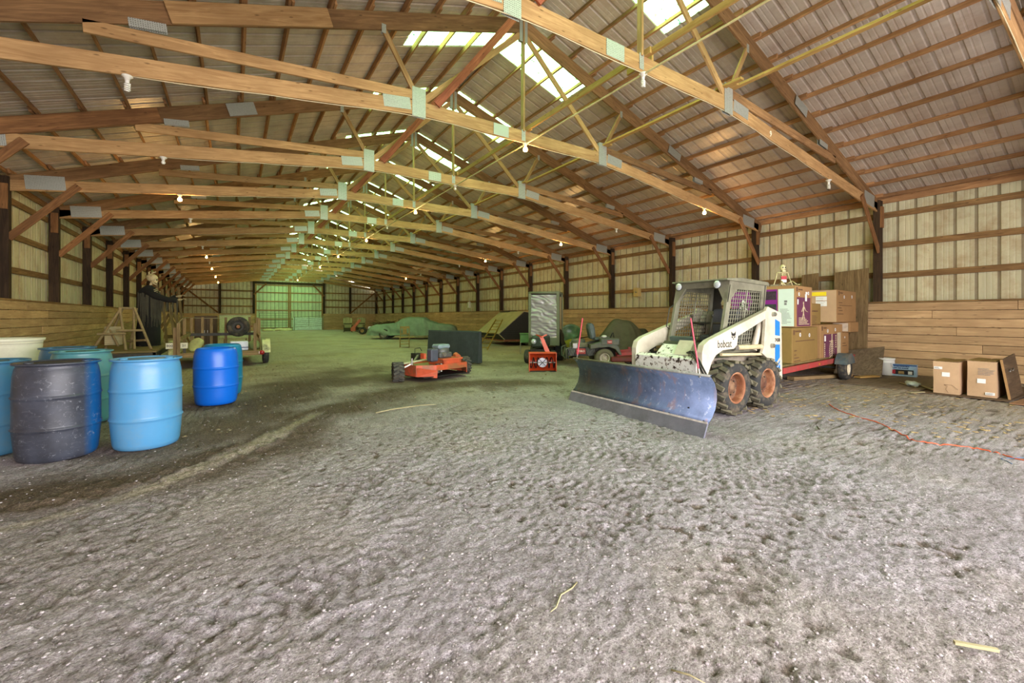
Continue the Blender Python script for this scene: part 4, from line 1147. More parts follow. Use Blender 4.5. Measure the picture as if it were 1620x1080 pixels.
def adirondack(label, x, y, rz, mat_s, mat_b, back_h=1.35):
    t = thing('garden_chair', label, 'chair', (x, y, 0), rz)
    for k in range(6):
        xx = -.30+k*.12; top = back_h-abs(xx)*.35
        beam('back_slat', (xx, .30, .30), (xx*1.1, .62, top), .09, .02, mat_s, t, up=(0, -1, .3))
    for k in range(5): slab('seat_slat', (0, -.25+k*.12, .40-k*.03), (.62, .10, .02), mat_b, t)
    for s in (-1, 1):
        slab('arm', (s*.38, .0, .62), (.14, .8, .025), mat_b, t)
        beam('leg', (s*.34, -.32, 0), (s*.34, -.30, .61), .04, .10, mat_b, t, up=(0, 1, 0)); beam('leg', (s*.34, .35, 0), (s*.34, .2, .61), .04, .10, mat_b, t, up=(0, 1, 0))
    slab('back_rail', (0, .43, .75), (.70, .03, .09), mat_b, t)
    slab('front_panel', (0, -.33, .24), (.64, .02, .30), mat_b, t)
dkw = wood('dark_chair_wood', srgb(96, 84, 60), srgb(60, 50, 36), .1)
plw = wood('pale_slat_wood', srgb(196, 194, 150), srgb(150, 146, 104), .1)
adirondack('dark garden chair with pale back slats by the far wall, left one', 8.6, 40.5, R(-10), plw, dkw)
adirondack('garden chair with pale back slats by the far wall, nearer the brush pile', 9.9, 41.5, R(-25), plw, dkw)
t = thing('log_splitter', 'red tilted log splitter on small tyres next to the brush pile', 'machine', (8.35, 35.6, 0), R(-20))
mr = plain('faded_red_paint', srgb(178, 92, 66), .6)
MB().bar((-.5, 0, .35), (.15, 0, 1.15), .16, .2).build('beam', mr, t); MB().box(-.55, -.2, -.18, .18, .25, .55).build('engine', mr, t)
for s in (-1, 1): wheel(t, 'wheel', (.35, s*.42, .27), .28, .16, .13, M_RUBBER, plain('tan_rim', srgb(170, 140, 96), .6), out=s)
MB().box(-.1, .5, -.4, .4, .22, .30).build('axle_frame', M_DARKSTEEL, t)
t = thing('brush_pile', 'dark heap of brush and branches behind the covered car', 'brush', (11.0, 36.6, 0))
rr = random.Random(6); m = MB()
for k in range(150):
    a = rr.uniform(0, 6.28); l = rr.uniform(.5, 1.6); p = Vector((rr.gauss(0, .6), rr.gauss(0, .45), rr.uniform(.05, .9)))
    d = Vector((math.cos(a), math.sin(a), rr.uniform(-.2, .5))).normalized()*l/2
    q = [p-d, p+Vector((rr.uniform(-.08, .08),)*3), p+d]
    m.tube([Vector((v.x, v.y, max(.03, v.z))) for v in q], [rr.uniform(.02, .05), .03, .012], 5)
o = m.build('branches', plain('bark', srgb(92, 78, 52), .95), t); o['kind'] = 'stuff'
t = thing('wrapped_log', 'large rough log wrapped in brown sheet lying behind the covered car', 'log', (12.3, 34.0, 0))
m = MB().tube([(-1.1, .3, .95), (-.5, .15, .98), (.2, 0, 1.0), (.8, -.1, 1.06), (1.1, -.15, 1.12)], [.26, .30, .31, .27, .2], 14); m.build('log_body', plain('brown_bark', srgb(100, 84, 56), .95, nscale=14, namt=.4, bumpv=.5), t)
for x in (-.8, .7): MB().box(x-.08, x+.08, -.4, .4, 0, .72).build('trestle_leg', M_STAKE, t)
# ------------------------------------------------------------------ draped cloth helpers
def drape(name, nu, nv, fn, mat, parent):
    vs = [fn(i/(nu-1), j/(nv-1)) for i in range(nu) for j in range(nv)]
    m = MB(); m.raw(vs, [(i*nv+j, (i+1)*nv+j, (i+1)*nv+j+1, i*nv+j+1) for i in range(nu-1) for j in range(nv-1)], None, True)
    return m.build(name, mat, parent)
def interp(pts, s):
    for (a, va), (b, vb) in zip(pts, pts[1:]):
        if s <= b:
            k = (s-a)/(b-a); k = k*k*(3-2*k)*.6+k*.4; return va+(vb-va)*k
    return pts[-1][1]
def nz3(x, y, z=0): return mnoise.noise(Vector((x, y, z)))
def cloth_mat(name, col, dirt=None):
    return plain(name, col, .9, namt=.10, nscale=5, spec=.15, dirt=dirt or tuple(c*.6 for c in col), dirt_amt=.35, bumpv=.1)

# ---- car under a fitted cover
t = thing('covered_car', 'low sedan under a loose grey-green cover in the middle distance', 'car', (9.55, 26.35, 0), -YAW+R(2))
PROF = [(-2.75, .52), (-2.6, .78), (-2.2, .90), (-1.1, .98), (-.55, 1.30), (-.2, 1.37), (.75, 1.35), (1.2, 1.12), (1.6, .98), (2.4, .90), (2.68, .80), (2.8, .5)]
WID = [(-2.8, .45), (-2.5, .80), (-1.5, .93), (0, .96), (1.5, .93), (2.5, .80), (2.8, .5)]
def carfn(u, v):
    s = -2.78+5.56*u; H_ = interp(PROF, s); W_ = interp(WID, s)
    a = (v-.5)*2; aa = abs(a)
    if aa < .55:
        k = aa/.55; y = k*W_*.82*(1 if H_ < 1.1 else .82); z = H_-.05*k*k*(1.0+(H_ > 1.1)*.6)
    else:
        k = (aa-.55)/.45; y0 = W_*.82*(1 if H_ < 1.1 else .82); kk = k**1.25
        y = y0+(W_-y0)*min(1, k*1.6); z = (H_-.07)*(1-kk)+.24*kk
    fold = nz3(s*3.6+z*1.5, z*.9, 3)*.22*max(0, aa-.25)+nz3(s*1.1+z*3.4, z*2.2, 9)*.24*max(0, aa-.3)
    y += fold; z += abs(nz3(s*2, a*2, 5))*.03*(aa < .6)
    if k > .98 and aa > .55: z += .05*nz3(s*1.8, 2, 1)
    return (s, math.copysign(y, a), z)
drape('car_cover', 130, 44, carfn, cloth_mat('grey_green_cover', srgb(128, 146, 124)), t)
for x in (-1.62, 1.35):
    for s in (-1, 1): wheel(t, 'wheel', (x, s*.76, .32), .32, .20, .19, M_RUBBER, M_STEEL, out=s, dish=.3)
MB().box(-2.3, 2.3, -.7, .7, .22, .55).build('car_body', M_BLACK, t)
MB().cyl((-2.62, -.30, .70), (-2.55, -.62, .70), .10, n=12).build('headlamp', M_GLASS_LAMP, t)

# ---- wooden chair in the open
t = thing('wooden_chair', 'lone tan wooden chair with open back facing the camera in the middle of the floor', 'chair', (6.45, 18.9, 0), -YAW+R(12))
mw = wood('chair_wood', srgb(168, 146, 86), srgb(120, 100, 56), .1)
for x, y in ((-.2, -.2), (.2, -.2)): beam('leg', (x, y, 0), (x, y, .44), .035, .035, mw, t, up=(0, 1, 0))
for x in (-.2, .2): beam('leg', (x, .2, 0), (x*.95, .27, .96), .035, .035, mw, t, up=(0, 1, 0))
slab('seat', (0, 0, .455), (.46, .44, .03), mw, t, bevel=.006)
for z in (.16, .30): slab('stretcher', (0, -.2, z), (.38, .02, .03), mw, t)
slab('back_rail', (0, .265, .90), (.40, .025, .10), mw, t); slab('back_rail', (0, .235, .60), (.38, .025, .05), mw, t); slab('back_splat', (0, .25, .74), (.17, .015, .26), mw, t)
slab('side_shelf', (.33, 0, .46), (.20, .3, .025), mw, t)

# ---- black cloth over an upright frame
A, B_ = Vector((6.03, 11.06, 0)), Vector((5.36, 13.25, 0)); dd = (B_-A); Ls = dd.length
t = thing('draped_table', 'folding table set on edge and draped with charcoal cloth behind the orange mower', 'table', A, math.atan2(dd.y, dd.x))
def sfn(u, v):
    x = Ls*u; k = v
    if k < .46: z = .93*(k/.46)+.03; y = .05+.04*(1-k/.46)
    elif k < .54: q = (k-.46)/.08; z = .955; y = .05-q*.10
    else: q = (k-.54)/.46; z = .93*(1-q)+.03; y = -.05-.04*q
    y += nz3(x*1.6, z*.7, 2)*.05*(1-z*.6); z += nz3(x*.8, 5)*.012
    return (x, y, z)
drape('table_cloth_cover', 60, 40, sfn, cloth_mat('charcoal_cloth', srgb(66, 72, 72)), t)
for x in (.01, Ls-.01): MB().raw([(x, -.09, .03), (x, .09, .03), (x, .05, .95), (x, -.05, .95)], [(0, 1, 2, 3)]).build('side_hem', bpy.data.materials['charcoal_cloth'], t)
MB().box(.05, Ls-.05, -.03, .03, .02, .92).build('table_top', M_BLACK, t)

# ---- orange rough-cut mower with engine
def tow_mower():
    t = thing('tow_behind_mower', 'orange tow-behind mower deck with grey engine and knobby tyres', 'mower', (3.87, 9.22, 0), R(16))
    org = plain('orange_paint', srgb(204, 88, 54), .5, dirt=srgb(128, 100, 66), dirt_amt=.7, nscale=5)
    dusty = plain('dusty_deck_top', srgb(150, 132, 84), .85, dirt=srgb(86, 100, 52), dirt_amt=.6, nscale=4)
    for s in (-1, 1):
        we = wheel(t, 'wheel', (s*.92, .12 if s < 0 else .05, .20), .215, .23, .10, M_RUBBER, M_STEEL, axis='x', out=s, lugs=14, lug_h=.018, m_lug=plain('grey_knob_rubber', srgb(78, 76, 68), .9)); we.rotation_euler.z += R(-26 if s < 0 else -14)
    dk = MB(); dk.raw([(-.66, .45, .27), (.62, .45, .27), (.70, -.12, .27), (.56, -.44, .27), (-.34, -.46, .27), (-.70, -.22, .27)]+
                      [(-.66, .45, .30), (.62, .45, .30), (.70, -.12, .30), (.56, -.44, .30), (-.34, -.46, .30), (-.70, -.22, .30)],
                      [(0,1,2,3,4,5), (11,10,9,8,7,6)]+[(k, (k+1) % 6, 6+(k+1) % 6, 6+k) for k in range(6)])
    dk.build('deck_top', dusty, t)
    pts = [(-.66, .45), (.62, .45), (.70, -.12), (.56, -.44), (-.34, -.46), (-.70, -.22)]
    for i, (a, b) in enumerate(zip(pts, pts[1:]+pts[:1])):
        z0 = .10 if i not in (3,) else .22
        z1 = .34
        m = MB().bar((a[0], a[1], (z0+z1)/2), (b[0], b[1], (z0+z1)/2), .012, z1-z0); m.build('deck_skirt', org, t)
    MB().raw([(-.70, -.24, .10), (-.34, -.48, .06), (-.34, -.50, .22), (-.72, -.30, .30)], [(0, 1, 2, 3)]).build('front_flap', org, t)
    MB().box(-.66, .6, -.44, .44, .08, .10).build('underdeck_shade_sheet', M_BLACK, t)  # black sheet standing in for the shade under the deck
    fr = MB(); fr.box(-.12, .42, -.42, -.38, .30, .44); fr.box(-.12, -.08, -.42, .1, .30, .44); fr.box(.38, .42, -.42, .1, .30, .44); fr.box(-.14, .44, -.44, .12, .42, .455)
    fr.build('engine_frame', org, t, bevel=.004)
    MB().box(-.06, .36, -.385, -.30, .30, .40).build('frame_recess', M_BLACK, t)
    e = empty('engine', t, (.06, -.12, .46))
    grey = plain('grey_engine', srgb(96, 98, 94), .5, metal=.3)
    MB().box(-.16, .20, -.16, .16, 0, .12).build('crankcase', grey, e, bevel=.02)
    MB().lathe([(.16, .0), (.17, .05), (.165, .12), (.12, .15), (0, .16)], 20, Matrix.Translation((.02, 0, .08))).build('blower_housing', grey, e)
    MB().box(-.17, .17, -.14, .13, .20, .30).build('air_filter', plain('blue_grey_plastic', srgb(132, 150, 158), .4), e, bevel=.03)
    MB().cyl((-.05, -.16, .08), (-.05, -.20, .08), .05, n=12).build('starter', M_STEEL, e)
    MB().cyl((-.24, -.22, -.16), (-.24, -.22, .0), .05, n=14).build('fuel_filter', M_BLACK, t) if False else None
    MB().box(-.38, -.18, -.34, -.16, .40, .68).build('battery_box', plain('slate_plastic', srgb(76, 80, 92), .5), t, bevel=.025)
    MB().cyl((-.26, -.40, .16), (-.26, -.40, .36), .05, n=16).build('muffler', M_DARKSTEEL, t); MB().cyl((-.18, -.42, .18), (-.18, -.42, .36), .03, n=12).build('muffler', M_STEEL, t)
    MB().box(-.46, -.40, -.18, -.05, .46, .58).build('red_cap', org, t)
    for s in (-1, 1):
        MB().bar((s*.66, .0, .36), (s*.92, .10, .24), .04, .03).build('wheel_arm', M_STEEL, t)
        MB().cyl((s*.66, -.02, .26), (s*.66, -.02, .48), .02, n=8).build('height_screw', M_STEEL, t)
    MB().cyl((-.85, .1, .36), (-.1, .2, .40), .022, n=8).build('axle_tube', plain('pale_tube', srgb(190, 184, 150), .5), t)
    MB().cyl((.60, -.1, .42), (.66, .06, .46), .07, n=14).build('pulley_guard', org, t)
    MB().bar((-.3, .45, .30), (.66, 1.55, .36), .05, .05).build('tow_bar', M_STEEL, t)
    MB().bar((.4, .45, .30), (.72, 1.55, .36), .04, .04).build('tow_bar', M_STEEL, t)
    MB().box(.58, .80, 1.55, 1.75, .08, .42).build('hitch_jack', M_DARKSTEEL, t)
    MB().tube([(.60, 1.6, .42), (.60, 1.6, .54), (.76, 1.6, .56), (.82, 1.6, .47)], .01, 6).build('jack_handle', M_DARKSTEEL, t)
    MB().box(.20, .56, .0, .42, .30, .335).build('belt_cover', plain('mossy_green_cover', srgb(92, 112, 56), .8), t, bevel=.01)
tow_mower()

# ---- snow blower head, orange
def snow_blower():
    t = thing('snow_blower', 'orange snow blower with open auger housing and tall tilted chute', 'snow blower', (6.55, 8.72, 0), -YAW)
    org = plain('snow_blower_orange', srgb(230, 90, 42), .4, dirt=srgb(150, 66, 34), dirt_amt=.4, nscale=5)
    w = .335
    for s in (-1, 1): MB().box(s*w-.008, s*w+.008, -.10, .34, .0, .47).build('side_plate', org, t)
    arc = [(.34+.0*math.cos(a), .0) for a in (0,)]
    pr = [(-.06+.40*math.sin(R(a)), .235-.235*math.cos(R(a))) for a in range(20, 161, 14)]
    vs = [(-w, y, z) for y, z in pr]+[(w, y, z) for y, z in pr]; n = len(pr)
    m = MB(); m.raw(vs, [(i, i+1, n+i+1, n+i) for i in range(n-1)], None, True); m.build('auger_housing', org, t)
    slab('top_lip', (0, .0, .475), (.70, .22, .012), org, t, (R(4), 0, 0)); slab('scraper_bar', (0, -.05, .012), (.68, .10, .014), M_DARKSTEEL, t)
    a = MB().cyl((-w, .05, .22), (w, .05, .22), .014, n=8)
    a.build('auger_shaft', M_STEEL, t)
    for s in (-1, 1):
        pts = [(s*(.08+.24*k/30), .05+.13*math.cos(k*.42), .22+.13*math.sin(k*.42)) for k in range(31)]
        MB().tube(pts, .014, 6).build('auger_flight', M_BLACK, t)
    MB().cyl((0, .05, .22), (0, .30, .22), .12, n=20).build('impeller_housing', plain('silver_impeller', srgb(190, 190, 196), .35, metal=.5), t)
    for k in range(4):
        q = R(45+90*k); MB().bar((0, .04, .22), (.13*math.cos(q), .04, .22+.13*math.sin(q)), .012, .05, up=(0, 1, 0)).build('impeller_blade', M_BLACK, t)
    # chute rising to the left
    M1 = [(.08, .16, .48), (.20, .16, .48), (.02, .2, .88), (-.07, .2, .88)]
    M2 = [(x, y+.10, z) for x, y, z in M1]
    MB().raw(M1+M2, [(0,1,2,3), (7,6,5,4), (0,4,5,1), (1,5,6,2), (3,2,6,7), (0,3,7,4)]).build('chute', org, t)
    MB().bar((-.02, .18, .86), (-.14, .12, .92), .12, .012).build('chute_deflector', org, t); MB().bar((-.02, .2, .86), (.12, .2, .92), .03, .03).build('deflector_handle', org, t)
snow_blower()

# ---- garden tractor with a tall soft cab
def cab_tractor():
    t = thing('cab_tractor', 'garden tractor under a tall grey fabric cab with crinkled clear window', 'tractor', (8.28, 10.85, 0), -YAW-R(16))
    fab = cloth_mat('grey_olive_cab_fabric', srgb(112, 116, 92))
    # frame of the cab
    w, d, z0, z1 = .46, .62, .50, 2.12
    fr = MB()
    for x in (-w, w):
        for y in (-d/2, d/2): fr.cyl((x, y, z0), (x, y, z1), .03, n=8)
    fr.tube([(-w, -d/2, z1), (w, -d/2, z1), (w, d/2, z1), (-w, d/2, z1)], .045, 8, closed=True)
    fr.build('cab_frame', fab, t)
    slab('cab_roof', (0, 0, z1+.0), (w*2+.06, d+.06, .06), fab, t, bevel=.025)
    # crinkled clear vinyl front
    def vfn(u, v):
        x = -w+.05+(2*w-.10)*u; z = .72+1.34*v
        cr = math.sin((z*9+x*5+nz3(x*2, z*2)*4))*.012+nz3(x*5+z*3, z*16, 4)*.020+math.sin(z*40+x*22+nz3(x*3, z*4, 7)*6)*.006
        return (x, -d/2-.02+cr*1.4, z)
    mv, nt, bs = nmat('crinkled_clear_vinyl'); bs.inputs['Base Color'].default_value = (*srgb(158, 154, 152), 1)
    bs.inputs['Metallic'].default_value = .15; bs.inputs['Roughness'].default_value = .28
    drape('front_window', 46, 90, vfn, mv, t)
    for x in (-w+.02, w-.02): slab('window_border', (x, -d/2-.02, 1.36), (.08, .03, 1.5), fab, t)
    slab('lower_skirt', (0, -d/2-.02, .62), (2*w, .03, .24), fab, t, bevel=.008)
    slab('side_window', (w+.005, .06, 1.45), (.01, .30, 1.1), plain('tan_side_window', srgb(168, 152, 108), .4), t)
    slab('side_panel', (w, .22, 1.3), (.02, .16, 1.6), fab, t); slab('side_panel', (w, -.24, 1.3), (.02, .12, 1.6), M_DARKSTEEL, t)
    slab('side_panel', (-w, 0, 1.3), (.02, d, 1.6), fab, t); slab('back_panel', (0, d/2, 1.3), (2*w, .02, 1.6), fab, t)
    def skf(u, v):
        y = -.28+.75*u; return (w+.02+.10*(1-v)+nz3(y*5, v*3)*.04, y, .3+.75*v*(1-.25*u))
    drape('loose_side_flap', 20, 14, skf, cloth_mat('dark_flap_fabric', srgb(70, 66, 52)), t)
    slab('hood', (0, -.75, .66), (.42, .80, .34), plain('dark_green_hood', srgb(52, 62, 54), .5), t, bevel=.05)
    slab('seat', (0, .1, .75), (.42, .40, .12), M_BLACK, t, bevel=.03); slab('frame', (0, -.2, .36), (.5, 1.7, .14), M_DARKSTEEL, t)
    for s in (-1, 1):
        wheel(t, 'front_wheel', (s*.38, -.85, .20), .20, .16, .10, M_RUBBER, M_STEEL, axis='x', out=s)
        wheel(t, 'rear_wheel', (s*.40, .25, .28), .28, .24, .15, M_RUBBER, M_STEEL, axis='x', out=s)
        MB().lathe([(0, .03), (.05, .02), (.09, -.02), (.0, -.03)], 16, Matrix.Translation((s*.13, -1.16, .66)) @ Matrix.Rotation(R(90), 4, 'X')).build('headlamp', M_GLASS_LAMP, t)
cab_tractor()

# ---- zero-turn mower
def zero_turn():
    t = thing('riding_mower', 'dark green-grey zero-turn riding mower with high seat and red deck arms', 'mower', (8.66, 8.95, 0), -YAW)
    body = plain('green_grey_body', srgb(84, 90, 80), .5, dirt=srgb(116, 108, 80), dirt_amt=.4)
    red = plain('toro_red', srgb(176, 54, 44), .5, dirt=srgb(110, 60, 44))
    for s in (-1, 1):
        wheel(t, 'rear_wheel', (.10, s*.42, .255), .26, .24, .13, plain('dusty_tyre', srgb(110, 104, 84), .9), M_WHITEP, out=s, dish=.3)
        wheel(t, 'front_caster', (.98, s*.36, .14), .14, .10, .07, M_RUBBER, M_DARKSTEEL, out=s)
        beam('deck_arm', (.45, s*.36, .34), (1.05, s*.36, .40), .07, .09, red, t)
        beam('caster_post', (1.0, s*.36, .25), (1.0, s*.36, .50), .07, .07, red, t, up=(0, 1, 0))
        MB().prism([(-.30, .50), (-.30, .62), (.05, .72), (.36, .70), (.48, .56), (.56, .34), (.50, .34), (.38, .50), (.20, .56), (-.05, .54)], *sorted((s*.30, s*.56))).build('fender', body, t, bevel=.015)
        MB().tube([(.30, s*.2, .62), (.42, s*.2, .80), (.44, s*.05, .92)], .016, 8).build('steering_lever', M_BLACK, t)
    MB().box(.25, .95, -.6, .6, .16, .30).build('mower_deck', plain('dark_red_deck', srgb(110, 42, 36), .6, dirt=srgb(84, 74, 50)), t, bevel=.03)
    MB().box(-.3, .45, -.28, .28, .30, .60).build('chassis', M_DARKSTEEL, t)
    MB().box(-.02, .24, -.34, -.30, .60, .82).build('side_console', body, t, bevel=.01)
    MB().box(-.02, .50, -.57, -.33, .60, .80).build('fuel_tank', body, t, bevel=.03)
    sb = MB(); sb.prism([(-.12, .72), (-.12, .80), (.30, .82), (.33, .72)], -.24, .24); sb.build('seat_cushion', plain('grey_green_seat', srgb(88, 100, 100), .6), t, bevel=.02)
    sb = MB(); sb.prism([(-.22, .74), (-.30, 1.10), (-.27, 1.20), (-.19, 1.22), (-.12, 1.12), (-.08, .78)], -.24, .24); sb.build('seat_back', bpy.data.materials['grey_green_seat'], t, bevel=.05)
    e = empty('engine', t, (-.55, 0, .36))
    MB().box(-.18, .24, -.26, .26, .10, .30).build('crankcase', plain('dusty_engine', srgb(120, 116, 92), .7, dirt=srgb(70, 66, 50)), e, bevel=.02)
    MB().lathe([(.2, 0), (.2, .08), (.16, .12), (0, .13)], 18, Matrix.Translation((.0, -.04, .28))).build('flywheel_cover', body, e)
    for s in (-1, 1): MB().box(-.20, -.05, s*.26-.06, s*.26+.06, .14, .30).build('cylinder_head', M_STEEL, e, bevel=.015)
    g = MB(); 
    for k in range(5):
        for s in (-1, 1): g.bar((-.90, s*.08+s*k*.055, .50), (-.92, s*.20+s*k*.055, .26), .012, .012)
    g.build('rear_guard_slats', plain('pale_guard', srgb(150, 156, 140), .5), t)
    MB().tube([(-.80, -.5, .56), (-.95, -.5, .50), (-.95, -.5, .25), (-.95, .5, .25), (-.95, .5, .50), (-.80, .5, .56)], .02, 8).build('rear_bumper', body, t)
    slab('guard_panel', (-.885, 0, .38), (.02, .98, .30), M_BLACK, t)
    b = slab('rear_badge', (-.52, -.315, .43), (.26, .02, .15), red, t)
    text_obj('badge_lettering', 'TORO', .075, plain('badge_white', srgb(236, 214, 206), .5), b, face_M((0, -.0115, 0), (0, -1, 0), (1, 0, 0)), bold=.002)
    slab('side_grille', (-.52, -.30, .42), (.72, .02, .24), M_BLACK, t)
    gg = MB()
    for k in range(6):
        for s in (-1, 1): gg.bar((-.52+s*(.15+k*.04), -.315, .53), (-.52+s*(.22+k*.04), -.315, .31), .008, .010, up=(0, 1, 0))
    gg.build('grille_slats', bpy.data.materials['pale_guard'], t)
    b = slab('tank_badge', (.22, -.575, .70), (.13, .008, .09), red, t)
    text_obj('badge_lettering', 'TORO', .04, bpy.data.materials['badge_white'], b, face_M((0, -.0055, 0), (0, -1, 0), (1, 0, 0)), bold=.001)
    o = MB().ball((.12, -.34, .84), .06, 10, 8, (1.3, .8, .6)).build('white_rag', plain('white_rag', srgb(226, 226, 216), .9), t)
zero_turn()

# ---- equipment heap under a grey tarp
t = thing('tarp_covered_heap', 'lumpy equipment heap under a grey-olive tarp by the right wall', 'tarp', (11.0, 10.1, 0), -YAW)
def tfn(u, v):
    a = 2*math.pi*u; r = v
    lobe = 1+.16*math.cos(2*a-.4)+.06*math.cos(5*a)
    rx = 1.0*lobe*r; ry = .85*lobe*r
    h = 1.27*(1-(r**2.4))*(1-.12*math.cos(a)*r)-.18*max(0, math.cos(a))*r
    fold = nz3(math.cos(a)*3.2, math.sin(a)*3.2, 1)*.16*r + math.sin(a*15+nz3(a, 2)*3)*.05*r*r
    x = rx*math.cos(a)*(1+fold); y = ry*math.sin(a)*(1+fold)
    z = max(.10+.06*math.sin(a*6), h+nz3(x*2.2, y*2.2, 5)*.16)
    return (x-.02, y, z)
drape('tarp_sheet', 121, 30, tfn, cloth_mat('grey_olive_tarp', srgb(98, 96, 78)), t)
def tf2(u, v):
    a = 2*math.pi*u; r = v; x = .55+.62*r*math.cos(a); y = .15+.7*r*math.sin(a)
    return (x*(1+.05*math.sin(a*9)*r), y, max(.06, 1.02*(1-r**2.2)+nz3(x*3, y*3, 8)*.14))
drape('tarp_sheet', 81, 20, tf2, cloth_mat('dark_tarp', srgb(74, 74, 62)), t)
MB().box(-.6, .9, -.5, .5, .05, .5).build('hidden_equipment', M_BLACK, t)
for x in (-.5, .6): wheel(t, 'wheel', (x, -.55, .2), .2, .14, .1, M_RUBBER, M_STEEL, out=-1)

# ---- green tub tipped up, on a yellow-green board pile
t = thing('green_wheelbarrow', 'dark green wheelbarrow tray tipped on its side near the tarp heap', 'wheelbarrow', (9.95, 11.6, .0), -YAW)
gr = plain('dark_green_plastic', srgb(70, 96, 66), .35, dirt=srgb(120, 130, 96))
Mx = Matrix.Translation((0, 0, .78)) @ Euler((R(52), R(-14), 0)).to_matrix().to_4x4()
MB().lathe([(0, -.20), (.20, -.19), (.30, -.05), (.35, .06), (.38, .07), (.36, .05), (.30, -.03), (.2, -.16), (0, -.17)], 28, Mx).build('tray', gr, t)
MB().tube([(-.2, .2, .02), (-.1, .1, .5), (.1, .1, .55), (.35, .25, .62), (.7, .4, .66)], .018, 8).build('handle', M_BLACK, t); MB().tube([(.2, .3, .02), (.15, .2, .5), (.4, .5, .62)], .018, 8).build('handle', M_BLACK, t)
wheel(t, 'wheel', (-.1, .2, .2), .2, .08, .1, M_RUBBER, M_STEEL)
t = thing('yellow_green_tarp', 'yellow-green crumpled sheet over low boards below the green tray', 'sheet', (9.2, 11.5, 0), -YAW)
def ygf(u, v):
    x = -.55+1.3*u; y = -.3+.8*v; return (x, y, max(.02, .42+.22*u-.5*(abs(v-.5)**2)*1.4+nz3(x*5, y*5)*.06-(.35 if v < .02 or v > .98 else 0)))
drape('crumpled_sheet', 30, 20, ygf, cloth_mat('yellow_green_sheet', srgb(136, 138, 50)), t)
MB().box(-.5, .7, -.25, .45, .0, .36).build('boards_below', M_DARKSTEEL, t)

# ---- clamshell wedge trailer with black slatted side, ladder, green wagon box
def wedge_trailer():
    ax = Vector((.99, -.15, 0)); 
    t = thing('wedge_trailer', 'wedge-shaped enclosed trailer with sloping beige front and black ribbed side', 'trailer', (10.45, 17.35, 0), math.atan2(-.15, .99))
    W_ = 2.9; PF = [(0, .57), (.30, .30), (3.0, .30), (3.0, 1.15), (2.1, 1.52), (1.3, 1.63)]
    tan_ = plain('beige_fibreglass', srgb(168, 162, 122), .5, nscale=2); blk = plain('black_trailer_side', srgb(34, 34, 30), .5)
    m = MB(); m.prism(PF, .02, W_-.02); m.build('trailer_body', blk, t)
    def panel(name, a, b, mat):
        (x0, z0), (x1, z1) = a, b; nx, nz_ = -(z1-z0), (x1-x0); l = math.hypot(nx, nz_); nx, nz_ = nx/l*.025, nz_/l*.025
        q = MB(); vs = [(x0, -.02, z0), (x1, -.02, z1), (x1+nx, -.02, z1+nz_), (x0+nx, -.02, z0+nz_)]; vs += [(x, W_+.02, z) for x, _, z in vs]
        q.raw(vs, [(0,1,2,3), (7,6,5,4), (0,4,5,1), (1,5,6,2), (2,6,7,3), (3,7,4,0)]).build(name, mat, t)
    panel('front_lid', (0, .57), (1.3, 1.63), tan_); panel('roof_lid', (1.3, 1.63), (2.1, 1.52), tan_); panel('roof_lid', (2.1, 1.52), (3.0, 1.15), tan_)
    panel('lower_nose', (.30, .30), (0, .57), blk)
    for k in range(12):
        z = .36+k*.10
        xa = max(.02, .30-(z-.30)*1.1) if z < .57 else (z-.57)*1.3/1.06+.03
        xb = 3.0 if z < 1.15 else (3.0-(z-1.15)*2.4)
        if xb-xa > .2: slab('side_rib', ((xa+xb)/2, -.0, z), (xb-xa, .03, .035), blk, t)
    for k, (a, b) in enumerate((((.0, .57), (1.3, 1.63)), ((0, .57), (.3, .3)))):
        MB().bar((a[0], -.025, a[1]), (b[0], -.025, b[1]), .02, .03).build('edge_trim', M_PALEW, t)
    MB().box(.3, 3.0, .1, W_-.1, .20, .30).build('frame', M_RUSTRIM, t)
    for y in (.12, W_-.12): wheel(t, 'wheel', (1.6, y, .24), .24, .16, .12, M_RUBBER, M_STEEL, out=-1 if y < 1 else 1)
    slab('roof_hatch', (1.45, W_*.75, 1.66), (.5, 1.2, .05), M_BLACK, t)
    MB().bar((0, W_/2, .4), (-.9, W_/2, .4), .08, .08).build('tongue', M_DARKSTEEL, t)
wedge_trailer()
def ladder(label, p0, p1, side, w, n, mat, group=None):
    t = thing('wooden_ladder', label, 'ladder', p0); d = Vector(p1)-Vector(p0); s = Vector(side).normalized()*w/2
    up = d.cross(s).normalized()
    for q in (-1, 1): beam('rail', s*q, d+s*q*.8, .07, .03, mat, t, up=s)
    for k in range(n):
        c = d*((k+.6)/n); MB().cyl(c-s, c+s, .016, n=8).build('rung', mat, t)
    return t
ladder('yellowed wooden ladder leaning on the wedge trailer', (8.75, 15.86, 0), (11.0, 18.2, 1.24), (.75, -.66, 0), .42, 9, wood('ladder_wood', srgb(176, 150, 72), srgb(120, 96, 44), .1))
t = thing('green_box_stand', 'mint green metal box on thin legs beside the tall cab', 'box', (9.32, 12.95, 0), -YAW)
mg = plain('mint_green_paint', srgb(104, 150, 98), .5)
MB().box(-.50, .55, -.02, .5, .42, .74).build('box_body', mg, t, bevel=.02); MB().box(-.52, .57, -.04, .52, .74, .765).build('lid', mg, t)
for x in (-.49, .52):
    for y in (0, .48): MB().cyl((x, y, 0), (x, y, .44), .014, n=8).build('leg', M_STEEL, t)
